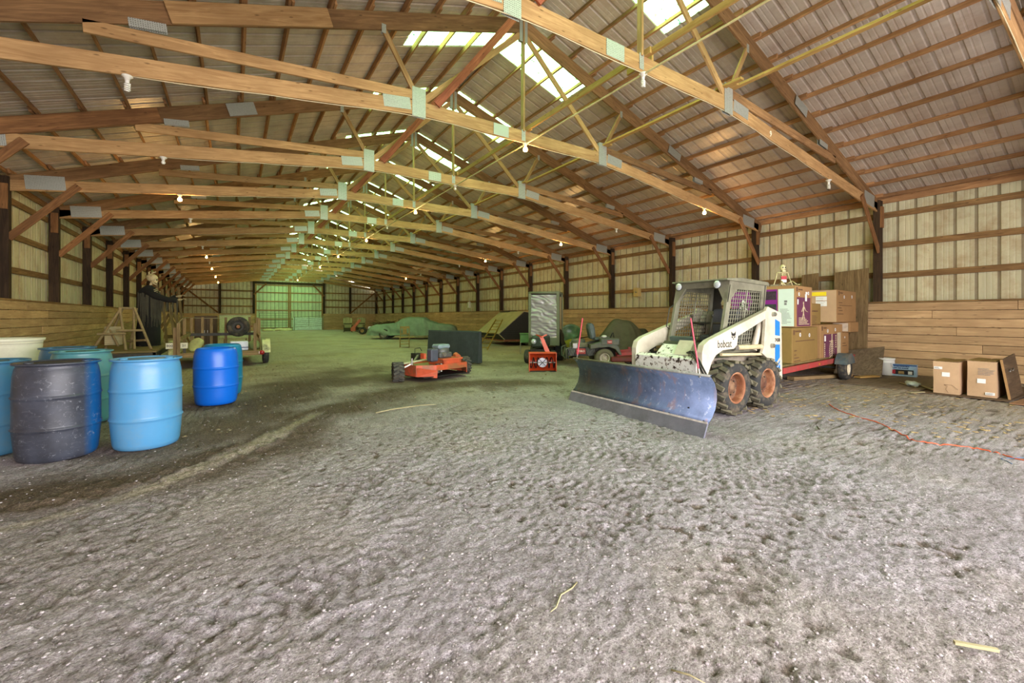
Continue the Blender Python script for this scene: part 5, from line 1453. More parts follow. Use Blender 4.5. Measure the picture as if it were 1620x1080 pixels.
# ------------------------------------------------------------------ cardboard boxes on the red trailer
def card_mat(name, col):
    return plain(name, col, .85, namt=.07, nscale=3, spec=.2, dirt=tuple(c*.7 for c in col), dirt_amt=.25)
M_CARD = card_mat('cardboard', srgb(160, 124, 82)); M_CARD2 = card_mat('olive_cardboard', srgb(138, 112, 64)); M_CARDL = card_mat('pale_cardboard', srgb(188, 156, 122))
M_PRINT = plain('brown_box_print', srgb(104, 74, 46), .8, namt=.04); M_PURPLE = plain('purple_print', srgb(126, 34, 124), .5, nscale=2, namt=.08)
M_PLUM = plain('plum_print', srgb(100, 48, 76), .6, nscale=6, namt=.2); M_LABELW = plain('white_label', srgb(232, 230, 224), .6, namt=.02)
M_MINT = plain('mint_white_print', srgb(206, 220, 206), .5, namt=.03); M_YEL = plain('yellow_tape', srgb(240, 214, 40), .5, namt=.03)
M_TAPE = plain('packing_tape', srgb(206, 178, 134), .25, namt=.03)
M_BONEP = plain('bone_print', srgb(206, 190, 150), .7, namt=.05); M_GREYP = plain('grey_print', srgb(120, 120, 116), .7, namt=.03)

def decal(parent, name, M, w, h, mat, dx=0, dy=0, lift=.0015, th=.002):
    o = obj_m(name, box_mesh(w, h, th), mat, parent); o.matrix_local = M @ Matrix.Translation((dx, dy, lift)); return o
def lines(parent, M, w, rows, pitch, size, mat, dx=0, dy=0, seed=0, name='print_lines', lift=.003):
    """rows of small blocks standing for unreadably small print"""
    rr = random.Random(seed); m = MB()
    for r in range(rows):
        x = -w/2; end = x+w*rr.uniform(.55, 1)
        while x < end:
            l = rr.uniform(.5, 2.2)*size*1.6; l = min(l, end-x)
            m.box(x, x+l*.86, -r*pitch-size/2, -r*pitch+size/2, 0, .0012); x += l
    o = m.build(name, mat, parent); o.matrix_local = M @ Matrix.Translation((dx, dy, lift)); o['kind'] = 'stuff'; return o
def hand_hole(parent, M, dx, dy, r=.035):
    r *= .8
    m = MB(); m.lathe([(r, 0), (r, .004), (r*.45, .004), (r*.45, 0)], 18, None, close=True); o = m.build('hand_hole_ring', M_LABELW, parent); o.matrix_local = M @ Matrix.Translation((dx, dy, .001))
    m = MB(); m.cyl((0, 0, 0), (0, 0, .002), r*.45, n=14); q = m.build('hand_hole', M_INK, parent); q.matrix_local = M @ Matrix.Translation((dx, dy, .001))
def carton(label, frame_M, x0, x1, y0, y1, z0, z1, mat, group=None, flaps=True, name='cardboard_box'):
    """box in the trailer's own axes; the Empty sits at the centre of its base"""
    c = frame_M @ Vector(((x0+x1)/2, (y0+y1)/2, z0)); rz = frame_M.to_euler().z
    t = thing(name, label, 'box', c, rz, group); w, d, h = x1-x0, y1-y0, z1-z0
    MB().box(-w/2, w/2, -d/2, d/2, 0, h).build('box_body', mat, t, bevel=.008)
    if flaps:
        for s in (-1, 1): slab('flap', (0, s*(d/4), h+.003), (w-.01, d/2-.006, .006), mat, t, (R(-s*.8), 0, 0))
        slab('tape', (0, 0, h+.0085), (w+.004, .06, .002), M_TAPE, t)
    t['_w'], t['_d'], t['_h'] = w, d, h
    F = face_M((0, -d/2, h/2), (0, -1, 0), (1, 0, 0)); Lf = face_M((-w/2, 0, h/2), (-1, 0, 0), (0, -1, 0))
    return t, w, d, h, F, Lf

TM = Matrix.Translation((8.27, 3.85, 0)) @ Matrix.Rotation(R(6), 4, 'Z')
def box_trailer():
    t = thing('box_trailer', 'low red trailer loaded with cardboard boxes behind the loader', 'trailer', (8.27, 3.85, 0), R(6))
    red = plain('faded_red_frame', srgb(172, 60, 60), .55, dirt=srgb(120, 84, 70), dirt_amt=.5, nscale=5)
    n = 9
    for k in range(n): slab('deck_board', (2.4, .06+(k+.5)*.158, .475), (4.9, .15, .03), M_CARD2 if False else wood_deck, t, bevel=.003)
    f = MB(); f.box(-.05, 4.85, -.03, .03, .36, .46); f.box(-.05, 4.85, 1.45, 1.51, .36, .46); f.box(-.05, .01, 0, 1.48, .36, .46); f.box(4.8, 4.86, 0, 1.48, .36, .46)
    f.build('frame', red, t, bevel=.004)
    slab('side_marker', (1.85, -.036, .41), (.07, .01, .03), plain('amber', srgb(200, 120, 30), .4), t)
    for s, y in ((-1, -.17), (1, 1.66)):
        wheel(t, 'wheel', (3.05, y, .25), .255, .17, .14, M_RUBBER, plain('cream_wheel', srgb(224, 214, 186), .5), out=s, dish=.35)
        pf = [(3.05+.33*math.cos(R(a)), .27+.31*math.sin(R(a))) for a in range(15, 166, 15)]
        m = MB(); nn = len(pf); vs = [(x, y-.11, z) for x, z in pf]+[(x, y+.11, z) for x, z in pf]
        m.raw(vs, [(i, i+1, nn+i+1, nn+i) for i in range(nn-1)]); yo = y+s*.11
        m.raw([(x, yo, z) for x, z in pf], [tuple(range(nn))]); m.build('fender', plain('slate_fender', srgb(74, 88, 92), .5, dirt=srgb(120, 110, 90)), t)
    MB().bar((-.05, .74, .40), (-.72, .74, .40), .08, .08).build('tongue', red, t)
    MB().cyl((3.05, 0, .25), (3.05, 1.5, .25), .03, n=10).build('axle', M_DARKSTEEL, t)
    MB().bar((4.75, -.05, .41), (4.95, -.08, .41), .05, .06).build('rear_corner', red, t)
wood_deck = wood('trailer_deck', srgb(150, 132, 84), srgb(104, 88, 52), .2)
box_trailer()
# lower layer
t, w, d, h, F, Lf = carton('large olive-brown cardboard box, lower left of the stack on the red trailer', TM, .62, 2.06, .06, .9, .492, 1.165, M_CARD2)
hand_hole(t, F, -.30, .20, .05); hand_hole(t, F, .22, .18, .05)
decal(t, 'printed_mark', F, .09, .09, M_PRINT, -.62, .25); lines(t, F, .5, 1, .05, .03, M_PRINT, -.3, .27, 1); lines(t, F, 1.1, 1, .05, .016, M_PRINT, 0, .08, 2)
for k, (yy, ww) in enumerate(((-.08, .18), (-.16, .14), (-.22, .34), (-.28, .5))): lines(t, F, ww, 1, .05, .018, M_PRINT, -.66+ww/2+.04, yy-.02, 10+k)
MB().raw([(-.02, 0, 0), (.02, 0, 0), (.02, .05, 0), (.045, .05, 0), (0, .09, 0), (-.045, .05, 0), (-.02, .05, 0)], [(0, 1, 2, 5, 6) if False else tuple(range(7))]).build('up_arrow', M_INK, t).matrix_local = Lf @ Matrix.Translation((.22, .17, .002))
t, w, d, h, F, Lf = carton('cardboard box with plum skeleton-ribcage print, lower middle on the red trailer', TM, 2.20, 3.78, .05, .9, .492, 1.205, M_CARD)
pp = decal(t, 'plum_print_panel', F, .92, .50, M_PLUM, -.10, -.10)
hand_hole(t, F, -.30, .22, .05); hand_hole(t, F, .24, .24, .05); decal(t, 'printed_mark', F, .09, .09, M_PRINT, -.66, .28); lines(t, F, .3, 1, .05, .03, M_PRINT, -.42, .29, 3)
decal(t, 'pale_print_strip', F, .26, .52, plain('pale_print', srgb(190, 178, 150), .7), .52, -.09)
m = MB()
for k in range(7):
    ww = .20*math.sin(R(40+k*16)); m.tube([(-ww, -.02, 0), (-ww*.6, .02, .002), (0, .025, .002), (ww*.6, .02, .002), (ww, -.02, 0)], .007, 4)
    for v in m.b.verts[-24:]: pass
m.b.free()
m = MB()
for k in range(7):
    ww = .19*math.sin(R(45+k*14)); z = .02-k*.048
    m.tube([(-ww, z-.03, 0), (-ww*.6, z+.01, .001), (0, z+.015, .001), (ww*.6, z+.01, .001), (ww, z-.03, 0)], .006, 4)
m.tube([(0, .22, 0), (0, -.30, 0)], .012, 4); m.tube([(-.17, .06, 0), (.17, .06, 0)], .010, 4)
o = m.build('printed_ribcage', M_BONEP, t); o.matrix_local = F @ Matrix.Translation((-.02, -.07, .004)) ; o['kind'] = 'stuff'
decal(t, 'printed_label', F, .10, .12, M_LABELW, -.48, .06, .003); lines(t, F, .07, 7, .045, .03, M_BONEP, -.50, -.06, 5); lines(t, F, .08, 6, .05, .03, M_BONEP, .28, .10, 6)
t, w, d, h, F, Lf = carton('small plain brown box at the right end of the lower layer on the red trailer', TM, 3.84, 4.50, .10, .7, .492, 1.0, M_CARD)
hand_hole(t, F, .0, .14, .03); lines(t, F, .4, 2, .06, .015, M_PRINT, 0, .0, 7)
t, w, d, h, F, Lf = carton('small tape-wrapped box perched at the right end of the trailer stack', TM, 4.28, 5.02, .02, .40, 1.008, 1.245, M_CARD)
decal(t, 'clear_tape', Lf, .30, .20, plain('shiny_tape', srgb(214, 196, 170), .15), 0, 0)
# upper layer
t, w, d, h, F, Lf = carton('tall box with bright purple print and mint side strip, upper left on the red trailer', TM, .70, 1.62, .03, 1.25, 1.18, 1.975, M_CARD)
decal(t, 'mint_strip', Lf, .27, .72, M_MINT, .45, -.02); lines(t, Lf, .20, 12, .025, .008, M_GREYP, .45, -.05, 8); lines(t, Lf, .08, 2, .05, .04, M_GREYP, .46, .10, 9)
pu = decal(t, 'purple_panel', Lf, .88, .72, M_PURPLE, -.14, -.02)
decal(t, 'picture_frame', Lf, .24, .17, plain('dark_picture', srgb(60, 46, 56), .5, nscale=20, namt=.5), .16, .22, .003); decal(t, 'dark_scene', Lf, .36, .30, plain('dark_scene', srgb(52, 58, 54), .5, nscale=14, namt=.4), .10, -.10, .003)
decal(t, 'scene_photo', Lf, .22, .20, plain('plum_scene', srgb(80, 40, 66), .5, nscale=20, namt=.6), .14, -.12, .005); decal(t, 'yellow_figure', Lf, .07, .16, M_YEL, -.12, -.06, .005)
m = MB(); m.ball((0, .12, 0), .04, 10, 6, (1, 1.2, .1))
for k in range(4): m.tube([(-.035, .05-.025*k, 0), (.035, .05-.025*k, 0)], .006, 4)
m.tube([(0, .08, 0), (0, -.08, 0)], .008, 4); m.tube([(-.04, .05, 0), (-.07, -.05, 0)], .008, 4); m.tube([(.04, .05, 0), (.07, -.04, 0)], .008, 4)
o = m.build('printed_skeleton', M_LABELW, t); o.matrix_local = Lf @ Matrix.Translation((-.34, -.02, .006)); o['kind'] = 'stuff'
decal(t, 'dark_costume', Lf, .17, .36, M_INK, -.34, -.08, .003)
decal(t, 'plum_print_panel', F, .74, .56, M_PLUM, -.02, -.10); hand_hole(t, F, -.28, .24, .045); hand_hole(t, F, .24, .27, .045); decal(t, 'printed_mark', F, .08, .08, M_PRINT, -.38, .33); lines(t, F, .3, 1, .05, .025, M_PRINT, -.16, .33, 12)
decal(t, 'white_label', F, .10, .14, M_LABELW, .10, .18, .003); decal(t, 'white_label', F, .10, .05, M_LABELW, .13, .27, .003); decal(t, 'white_label', F, .06, .10, M_LABELW, -.34, .09, .003)
m = MB(); m.ball((.0, .13, 0), .028, 8, 6, (1, 1.2, .1)); m.tube([(0, .1, 0), (-.01, -.06, 0)], .012, 4); m.tube([(-.02, .06, 0), (-.10, -.04, 0)], .008, 4); m.tube([(.02, .06, 0), (.12, -.02, 0), (.24, -.04, 0)], .008, 4); m.tube([(-.01, -.05, 0), (-.09, -.2, 0)], .008, 4); m.tube([(-.01, -.05, 0), (.06, -.22, 0)], .008, 4)
o = m.build('printed_skeleton', M_BONEP, t); o.matrix_local = F @ Matrix.Translation((-.04, -.06, .004)); o['kind'] = 'stuff'
lines(t, F, .6, 5, .03, .012, M_BONEP, 0, -.22, 14)
t, w, d, h, F, Lf = carton('medium brown box between the purple-print box and the tall right box', TM, 1.70, 2.48, .12, .80, 1.222, 1.66, M_CARD2)
lines(t, F, .5, 1, .05, .03, M_PRINT, -.05, .06, 15); lines(t, F, .5, 6, .03, .010, M_PRINT, -.02, -.04, 16); decal(t, 'torn_spot', F, .03, .05, M_LABELW, -.22, .08, .002)
t, w, d, h, F, Lf = carton('small brown box with red print, set back on top of the middle box', TM, 1.72, 2.28, .25, .75, 1.675, 1.965, M_CARD)
lines(t, F, .45, 1, .05, .035, plain('red_box_print', srgb(170, 90, 40), .7), 0, .07, 17); decal(t, 'printed_mark', F, .10, .06, M_GREYP, .18, -.09, .002)
t, w, d, h, F, Lf = carton('tall plain brown box with yellow tape and white labels, upper right on the red trailer', TM, 3.35, 4.92, .05, .85, 1.255, 2.0, M_CARD)
hand_hole(t, F, -.22, .22, .05); hand_hole(t, F, .42, .24, .05); decal(t, 'printed_mark', F, .09, .09, M_PRINT, -.62, .30); lines(t, F, .35, 1, .05, .03, M_PRINT, -.38, .31, 18); lines(t, F, 1.2, 1, .05, .012, M_PRINT, 0, .02, 19)
for k, yy in enumerate((.08, -.04, -.10, -.18)): lines(t, F, .3+.15*(k % 2), 1, .05, .016, M_PRINT, -.50, yy, 20+k)
decal(t, 'pale_side', Lf, .78, .735, M_CARDL, 0, 0, .0005); decal(t, 'yellow_tape', Lf, .50, .09, M_YEL, -.05, .29, .003); decal(t, 'white_label', Lf, .22, .09, M_LABELW, .10, .18, .003); decal(t, 'white_label', Lf, .22, .12, M_LABELW, .10, .06, .003); lines(t, Lf, .18, 5, .045, .007, M_GREYP, .10, .19, 25, lift=.005)

# ---- little skeleton toy sitting on the purple box
def small_skeleton():
    p = TM @ Vector((.98, .35, 1.99))
    t = thing('toy_skeleton', 'small plastic skeleton toy in a red and white bib sitting on the purple box', 'toy', p, R(-35))
    b = plain('aged_bone_plastic', srgb(206, 194, 146), .5)
    MB().tube([(0, 0, .02), (0, 0, .14), (0, -.01, .26)], .014, 8).build('spine', b, t)
    for k in range(5): 
        z = .24-k*.03; w_ = .062-.004*abs(k-1); MB().tube([(-w_*.5, .02, z+.01), (-w_, -.01, z), (-w_*.5, -.045, z-.01), (w_*.5, -.045, z-.01), (w_, -.01, z), (w_*.5, .02, z+.01)], .006, 6).build('rib', b, t)
    MB().tube([(-.06, 0, .02), (-.03, 0, .05), (.03, 0, .05), (.06, 0, .02)], .018, 8).build('pelvis', b, t)
    MB().tube([(-.10, 0, .275), (0, -.01, .265), (.10, 0, .275)], .010, 8).build('collar_bone', b, t)
    s = empty('skull', t, (0, -.01, .36)); MB().ball((0, 0, .01), .058, 16, 12, (.9, 1, 1.1)).build('cranium', b, s); MB().box(-.03, .03, -.05, -.01, -.075, -.045).build('jaw', b, s)
    for q in (-1, 1): MB().ball((q*.022, -.048, .01), .014, 8, 6).build('eye_socket', M_INK, s)
    for q, el, ha in ((-1, (-.15, -.05, .16), (-.22, -.10, .03)), (1, (.13, -.02, .15), (.17, -.05, .01))):
        MB().tube([(q*.10, 0, .275), el], [.011, .009], 6).build('upper_arm', b, t); MB().tube([el, ha], [.009, .007], 6).build('forearm', b, t); MB().ball(ha, .018, 8, 6, (1, 1, .5)).build('hand', b, t)
    for q in (-1, 1):
        k_ = (q*.10, -.16, .09); f_ = (q*.13, -.28, .0)
        MB().tube([(q*.05, 0, .03), k_], [.014, .010], 6).build('thigh', b, t); MB().tube([k_, f_], [.010, .008], 6).build('shin', b, t); MB().ball((f_[0], f_[1]-.02, .01), .02, 8, 6, (1, 1.6, .5)).build('foot', b, t)
    MB().prism([(-.05, .13), (.05, .13), (.055, .20), (-.055, .20)], -.056, -.048).build('red_bib', plain('red_cloth', srgb(176, 62, 70), .8), t); MB().prism([(-.05, .075), (.05, .075), (.05, .13), (-.05, .13)], -.056, -.048).build('white_bib', M_LABELW, t)
small_skeleton()

# ------------------------------------------------------------------ boards and clutter by the right wall
M_PLY = wood('old_plywood', srgb(150, 126, 88), srgb(100, 80, 52), .15, grain_axis=2); M_PLYG = wood('grey_weathered_plywood', srgb(150, 132, 108), srgb(98, 84, 66), .1)
def lean_sheet(name, label, y0, y1, xb, xt, z0, z1, mat, dz=0, cat='board'):
    """sheet leaning on the right wall, seen face on"""
    vs = [(xb, y0, z0), (xb, y1, z0), (xt, y1, z1), (xt, y0, z1+dz)]; vs += [(x+.018, y, z) for x, y, z in vs]
    o = MB().raw(vs, [(0,1,2,3), (7,6,5,4), (0,4,5,1), (1,5,6,2), (2,6,7,3), (3,7,4,0)]).build(name, mat)
    return tag(o, label, cat)
lean_sheet('plywood_sheet', 'tall old plywood sheet leaning on the right wall behind the trailer boxes', 4.26, 5.0, 13.36, 13.50, .0, 2.56, M_PLY, .06)
lean_sheet('plywood_sheet', 'smaller brown plywood sheet leaning on the wall behind the toy skeleton', 5.38, 5.80, 13.40, 13.52, .0, 2.56, M_PLY, .03)
# weathered board propped over scraps
t = thing('propped_board', 'grey weathered plywood board propped at a slant beside the trailer wheel', 'board', (12.1, 4.0, 0))
vs = [(-.22, .42, .03), (-.02, -.42, .05), (1.18, -.12, .64), (.72, .62, .50)]; vs += [(x+.008, y, z+.02) for x, y, z in vs]
MB().raw(vs, [(0,1,2,3), (7,6,5,4), (0,4,5,1), (1,5,6,2), (2,6,7,3), (3,7,4,0)]).build('board', M_PLYG, t)
slab('prop_block', (.62, .15, .16), (.12, .3, .32), M_STAKE, t); slab('prop_foot', (.10, -.30, .045), (.05, .05, .09), M_STEEL, t)
o = beam('loose_plank', (10.1, 4.55, .05), (11.85, 4.1, .05), .16, .07, M_STAKE); tag(o, 'loose pale plank lying on the ground under the red trailer', 'plank')
o = beam('loose_plank', (11.55, 3.85, .05), (12.05, 3.66, .06), .14, .03, M_RUN); tag(o, 'short reddish offcut on the ground by the trailer wheel', 'plank')
# bucket with lid
t = thing('white_bucket', 'white plastic bucket with bail handle between the propped board and the blue box', 'bucket', (12.86, 3.72, .022))
MB().lathe([(0, 0), (.125, 0), (.13, .01), (.142, .28), (.15, .29), (.15, .305), (.144, .31), (.146, .35), (.152, .355), (.152, .37), (.146, .38), (.14, .37), (.13, .03), (0, .025)], 36).build('bucket_body', M_LABELW, t)
MB().lathe([(0, .385), (.12, .385), (.13, .395), (.156, .395), (.156, .375), (.15, .37)], 36).build('lid', M_LABELW, t)
MB().tube([(-.10, -.105, .30), (-.11, -.12, .22), (-.06, -.15, .17), (.0, -.165, .16), (.06, -.15, .17), (.11, -.12, .22), (.10, -.105, .30)], .003, 6).build('bail_handle', M_STEEL, t)
# blue product box
t = thing('product_box', 'blue and white retail box with a dark tool picture on the floor sheet', 'box', (12.92, 3.42, .022), R(98))
MB().box(-.22, .22, -.09, .09, 0, .27).build('box_body', plain('blue_white_print', srgb(160, 186, 210), .4, nscale=6, namt=.15), t, bevel=.004)
Fp = face_M((0, .09, .135), (0, 1, 0), (-1, 0, 0))
decal(t, 'dark_picture', Fp, .34, .11, plain('dark_product_picture', srgb(34, 34, 42), .4), 0, -.04); decal(t, 'red_accent', Fp, .06, .09, plain('red_accent', srgb(170, 40, 56), .4), -.17, -.04, .003); decal(t, 'tan_picture', Fp, .10, .06, plain('tan_picture', srgb(170, 140, 90), .4, nscale=30, namt=.5), -.04, -.05, .004)
decal(t, 'white_label', Fp, .07, .07, M_LABELW, .11, -.05, .004); lines(t, Fp, .34, 2, .04, .02, plain('navy_print', srgb(40, 60, 110), .5), .0, .09, 30); decal(t, 'blue_band', Fp, .44, .03, plain('blue_band', srgb(48, 90, 150), .4), 0, .118)
# floor sheets
def floor_sheet(label, pts, mat, z=.018):
    n = len(pts); vs = [(x, y, z-.012) for x, y in pts]+[(x, y, z) for x, y in pts]
    o = MB().raw(vs, [tuple(range(n-1, -1, -1)), tuple(range(n, 2*n))]+[(k, (k+1) % n, n+(k+1) % n, n+k) for k in range(n)]).build('floor_sheet', mat)
    return tag(o, label, 'sheet')
floor_sheet('long brown hardboard sheet lying on the dirt beside the two cartons', [(10.62, 3.86), (10.55, 2.62), (13.4, 2.5), (13.4, 4.1)], M_PLYG, .02)
floor_sheet('second hardboard sheet under the two cartons', [(10.42, 2.56), (10.52, 1.50), (12.9, 1.35), (12.9, 2.45)], wood('dark_hardboard', srgb(120, 98, 74), srgb(84, 66, 48), .1), .018)
floor_sheet('reddish-brown sheet on the floor at the right frame edge', [(10.32, 1.46), (10.2, -.6), (13.2, -.6), (13.2, 1.28)], wood('reddish_hardboard', srgb(176, 134, 100), srgb(132, 96, 70), .1), .016)
# cartons
def big_carton(label, x, y, rz, w, d, h, seed, low_label, zb=.02):
    t = thing('moving_carton', label, 'carton', (x, y, zb), rz)
    m = MB(); rr = random.Random(seed)
    nx, ny, nz = 6, 6, 6
    m.box(0, d, -w/2, w/2, 0, h); bmesh.ops.subdivide_edges(m.b, edges=m.b.edges[:], cuts=6, use_grid_fill=True)
    for v in m.b.verts:
        p = v.co; bulge = math.sin(math.pi*(p.z/h))*math.sin(math.pi*(p.y/w+.5))*.016
        if p.x < .001: v.co.x -= bulge
        v.co += Vector((nz3(p.x*3, p.y*3, p.z*3+seed), nz3(p.y*4, p.z*3, seed), nz3(p.x*4, p.y*2, seed+3)))*.008
        v.co.z = max(0, v.co.z)
    for f in m.b.faces: f.smooth = False
    m.build('carton_body', M_CARDL, t)
    for s in (-1, 1):
        slab('flap', (d/2, s*w/4, h+.012), (d-.01, w/2-.02, .006), M_CARD2, t, (R(s*4), 0, 0))
    F = face_M((-.018, 0, h/2), (-1, 0, 0), (0, -1, 0))
    q = decal(t, 'white_label', F, .10, .075, M_LABELW, .0, .06 if not low_label else -.03)
    q = decal(t, 'white_label', F, .11, .045, M_LABELW, *((-.10, .17) if not low_label else (.10, -.235)))
    lines(t, F, .09, 2, .015, .006, M_INK, *((-.10, .178) if not low_label else (.10, -.228)), seed=seed, lift=.005)
    if low_label: lines(t, F, .2, 5, .025, .008, M_GREYP, .06, .18, seed+1)
    else:
        MB().tube([(-.02, -.12, 0), (.02, -.15, 0), (.0, -.20, 0), (.03, -.26, 0)], .002, 4).build('crease', M_PRINT, t).matrix_local = F
        MB().tube([(-.02, -.12, 0), (.08, -.12, 0), (.15, -.19, 0)], .002, 4).build('crease', M_PRINT, t).matrix_local = F
    return t
big_carton('dented brown carton with two white labels, left of the pair by the right wall', 10.58, 2.235, R(2), .33, .72, .565, 1, False)
big_carton('brown carton with white labels, right of the pair, next to the leaning board', 10.68, 1.82, R(0), .345, .75, .60, 2, True)
t = thing('leaning_door_board', 'dark brown board with two bright handles leaning on the right carton', 'board', (10.72, 1.50, .02))
vs = [(0, .02, 0), (1.05, .02, 0), (1.02, .115, .70), (.0, .115, .64)]; vs += [(x, y-.02, z+.003) for x, y, z in vs]
MB().raw(vs, [(0,1,2,3), (7,6,5,4), (0,4,5,1), (1,5,6,2), (2,6,7,3), (3,7,4,0)]).build('board', wood('dark_board', srgb(112, 92, 68), srgb(74, 58, 42), .1), t)
slab('edge_strip', (-.006, .057, .32), (.012, .03, .66), M_CARD, t, (R(-8.2), 0, 0))
for x in (.28, .52): MB().tube([(x, .062, .44), (x, .045, .44), (x+.08, .045, .47), (x+.08, .066, .47)], .008, 6).build('handle', M_STEEL, t)
# plastic bag, sticks, stones, tape
o = MB().ball((0, 0, 0), .11, 22, 14, (1.3, 1, .45)); 
for v in o.b.verts: v.co += Vector((nz3(v.co.x*14, v.co.y*14, v.co.z*14),)*3)*.035; v.co.z = max(-.045, v.co.z)
bg = o.build('plastic_bag', plain('clear_greenish_plastic', srgb(190, 204, 190), .15, nscale=20), None, (11.15, 2.82, .075)); tag(bg, 'crumpled clear plastic bag on the hardboard sheet left of the cartons', 'bag')
sticks = [((11.3, 2.75, .04), (10.72, 2.42, .045), .05, 'pale flat strip lying across the hardboard sheet by the bag'), ((10.42, 2.50, .03), (10.15, 2.62, .025), .07, 'short pale lath on the ground in front of the left carton'),
          ((11.45, 3.1, .035), (11.0, 2.75, .035), .03, 'thin pale strip lying behind the plastic bag'), ((2.53, .51, .02), (2.62, .40, .02), .014, 'broken tan wood sliver on the dirt near the lower right corner')]
for a, b, w_, lb in sticks: tag(beam('wood_strip', a, b, w_, .012, M_PALEW), lb, 'stick')
def twig(label, pts, r, mat):
    P = [(x, y, gz(x, y)+.008) for x, y in pts]; o = MB().tube(P, [r]*(len(P)-1)+[r*.4], 6).build('twig', mat); tag(o, label, 'twig')
twig('long pale stalk lying across the dark dirt before the orange mower', [(1.71, 6.26), (1.95, 6.34), (2.2, 6.36), (2.45, 6.38), (2.67, 6.33)], .010, M_PALEW)
twig('curved straw-coloured twig on the foreground dirt right of centre', [(1.50, 1.70), (1.45, 1.68), (1.36, 1.66), (1.29, 1.61), (1.24, 1.59)], .004, M_PALEW)
twig('thin bent twig on the dirt in the lower middle', [(1.44, 1.08), (1.47, 1.02), (1.49, .96)], .0035, M_PALEW)
twig('small dark twig on the dirt right of the plow blade', [(6.10, 2.42), (6.32, 2.55), (6.52, 2.60)], .008, plain('dark_twig', srgb(70, 60, 44), .9))
# orange extension cord
cp = [(7.9, 3.0), (7.55, 2.75), (7.25, 2.4), (7.08, 2.13), (6.85, 1.95), (6.62, 1.75), (6.45, 1.6), (6.50, 1.42), (6.58, 1.25), (6.61, 1.14), (6.56, 1.0), (6.45, .88), (6.35, .70), (6.1, .3), (5.6, -.4)]
def catmull(P, n):
    out = []
    for i in range(len(P)-1):
        p0, p1, p2, p3 = [Vector(P[max(0, min(len(P)-1, i+k))]) for k in (-1, 0, 1, 2)]
        for q in range(n):
            s = q/n; out.append(.5*((2*p1)+(p2-p0)*s+(2*p0-5*p1+4*p2-p3)*s*s+(3*p1-p0-3*p2+p3)*s**3))
    return out+[Vector(P[-1])]
cc = catmull(cp, 6)
o = MB().tube([(p.x, p.y, gz(p.x, p.y)+.006) for p in cc], .0065, 8).build('extension_cord', plain('orange_cord_sheath', srgb(226, 96, 56), .4)); tag(o, 'orange extension cord snaking over the dirt to the right frame edge', 'cord')
o = MB().tube([(p.x, p.y, gz(p.x, p.y)+.008) for p in catmull([(6.2, .86), (6.35, .95), (6.5, .8), (6.62, .60), (6.55, .3)], 5)], .004, 6).build('thin_cord', plain('blue_cord_sheath', srgb(70, 96, 130), .5)); tag(o, 'thin blue cord beside the orange one at the right frame edge', 'cord')

# ---- wall boxes
def wall_box(label, y, z, w=.26, h=.34):
    t = thing('wall_box', label, 'electrical box', (XR-.14, y, z))
    mm = plain('tan_wall_box', srgb(190, 160, 100), .5) if w > .2 else plain('white_wall_box', srgb(214, 212, 186), .5)
    MB().box(-.10, .06, -w/2, w/2, -h/2, h/2).build('box_body', mm, t, bevel=.01); MB().box(-.115, -.10, -w/2+.02, w/2-.02, -h/2+.02, h/2-.02).build('cover', mm, t)
    MB().cyl((-.115, 0, 0), (-.13, 0, 0), .035, n=12).build('outlet', M_STEEL, t); MB().cyl((0, 0, h/2), (0, 0, h/2+.25), .012, n=8).build('conduit', M_STEEL, t)
wall_box('tan electrical box on a girt of the right wall, above the tarp heap', 11.75, 2.36)
wall_box('small pale switch box far along the right wall behind the camera-side posts', 26.4, 2.2, .16, .40)
# ------------------------------------------------------------------ lamps on the trusses
def bulb_mat(strength):
    m, nt, bs = nmat('lit_filament_bulb'); bs.inputs['Base Color'].default_value = (1, .7, .35, 1)
    bs.inputs['Emission Color'].default_value = (1, .56, .16, 1); bs.inputs['Emission Strength'].default_value = strength; return m
M_LIT = bulb_mat(45); M_CFL = plain('white_bulb_glass', srgb(226, 222, 210), .3); M_PORC = plain('white_porcelain', srgb(216, 210, 194), .4)
M_WIRE = plain('cream_cable', srgb(206, 190, 150), .5); M_COND = plain('pale_conduit', srgb(196, 180, 130), .4)
def zbot(off): 
    off = abs(off)
    return ZN-.1175 if off <= NODE else ZN-.1175+(4.135-ZN)*(off-NODE)/(HW-.05-NODE)
ROW = {'left': -5.95, 'centre': .06, 'right': 6.05}
LITB = {'left': (3, 7, 9, 11, 13), 'centre': (1, 3, 5, 7, 9, 13), 'right': (1, 3, 5, 9)}
ORD = ['nearest', 'second', 'third', 'fourth', 'fifth', 'sixth', 'seventh']
def bulb(label, i, row, lit, kind):
    off = ROW[row]; x = XC+off; z = zbot(off)
    t = thing('bulb_fixture', label, 'lamp', (x, TY(i), z), 0, ('lit' if lit else 'unlit')+' bulbs under the trusses, '+row+' row')
    MB().lathe([(0, 0), (.055, 0), (.058, -.012), (.05, -.022), (.03, -.035), (.026, -.06), (0, -.06)], 18).build('socket', M_PORC, t)
    if lit:
        b = MB().lathe([(.014, -.055), (.018, -.07), (.040, -.095), (.048, -.125), (.038, -.155), (0, -.17)], 16).build('bulb', M_LIT, t)
        l = bpy.data.lights.new('bulb_light', 'POINT'); l.energy = BULB_W; l.color = (1, .58, .22); l.shadow_soft_size = .05
        o = bpy.data.objects.new('bulb_light', l); C.objects.link(o); o.parent = t; o.location = (0, 0, -.24)
    elif kind == 'spiral':
        MB().cyl((0, 0, -.06), (0, 0, -.10), .022, n=12).build('ballast', M_CFL, t)
        MB().tube([(.026*math.cos(k*.7), .026*math.sin(k*.7), -.10-k*.0028) for k in range(36)], .009, 6).build('spiral_tube', M_CFL, t)
    else:
        MB().lathe([(.014, -.055), (.02, -.07), (.032, -.09), (.034, -.108), (.022, -.13), (0, -.135)], 16).build('bulb', M_CFL, t)
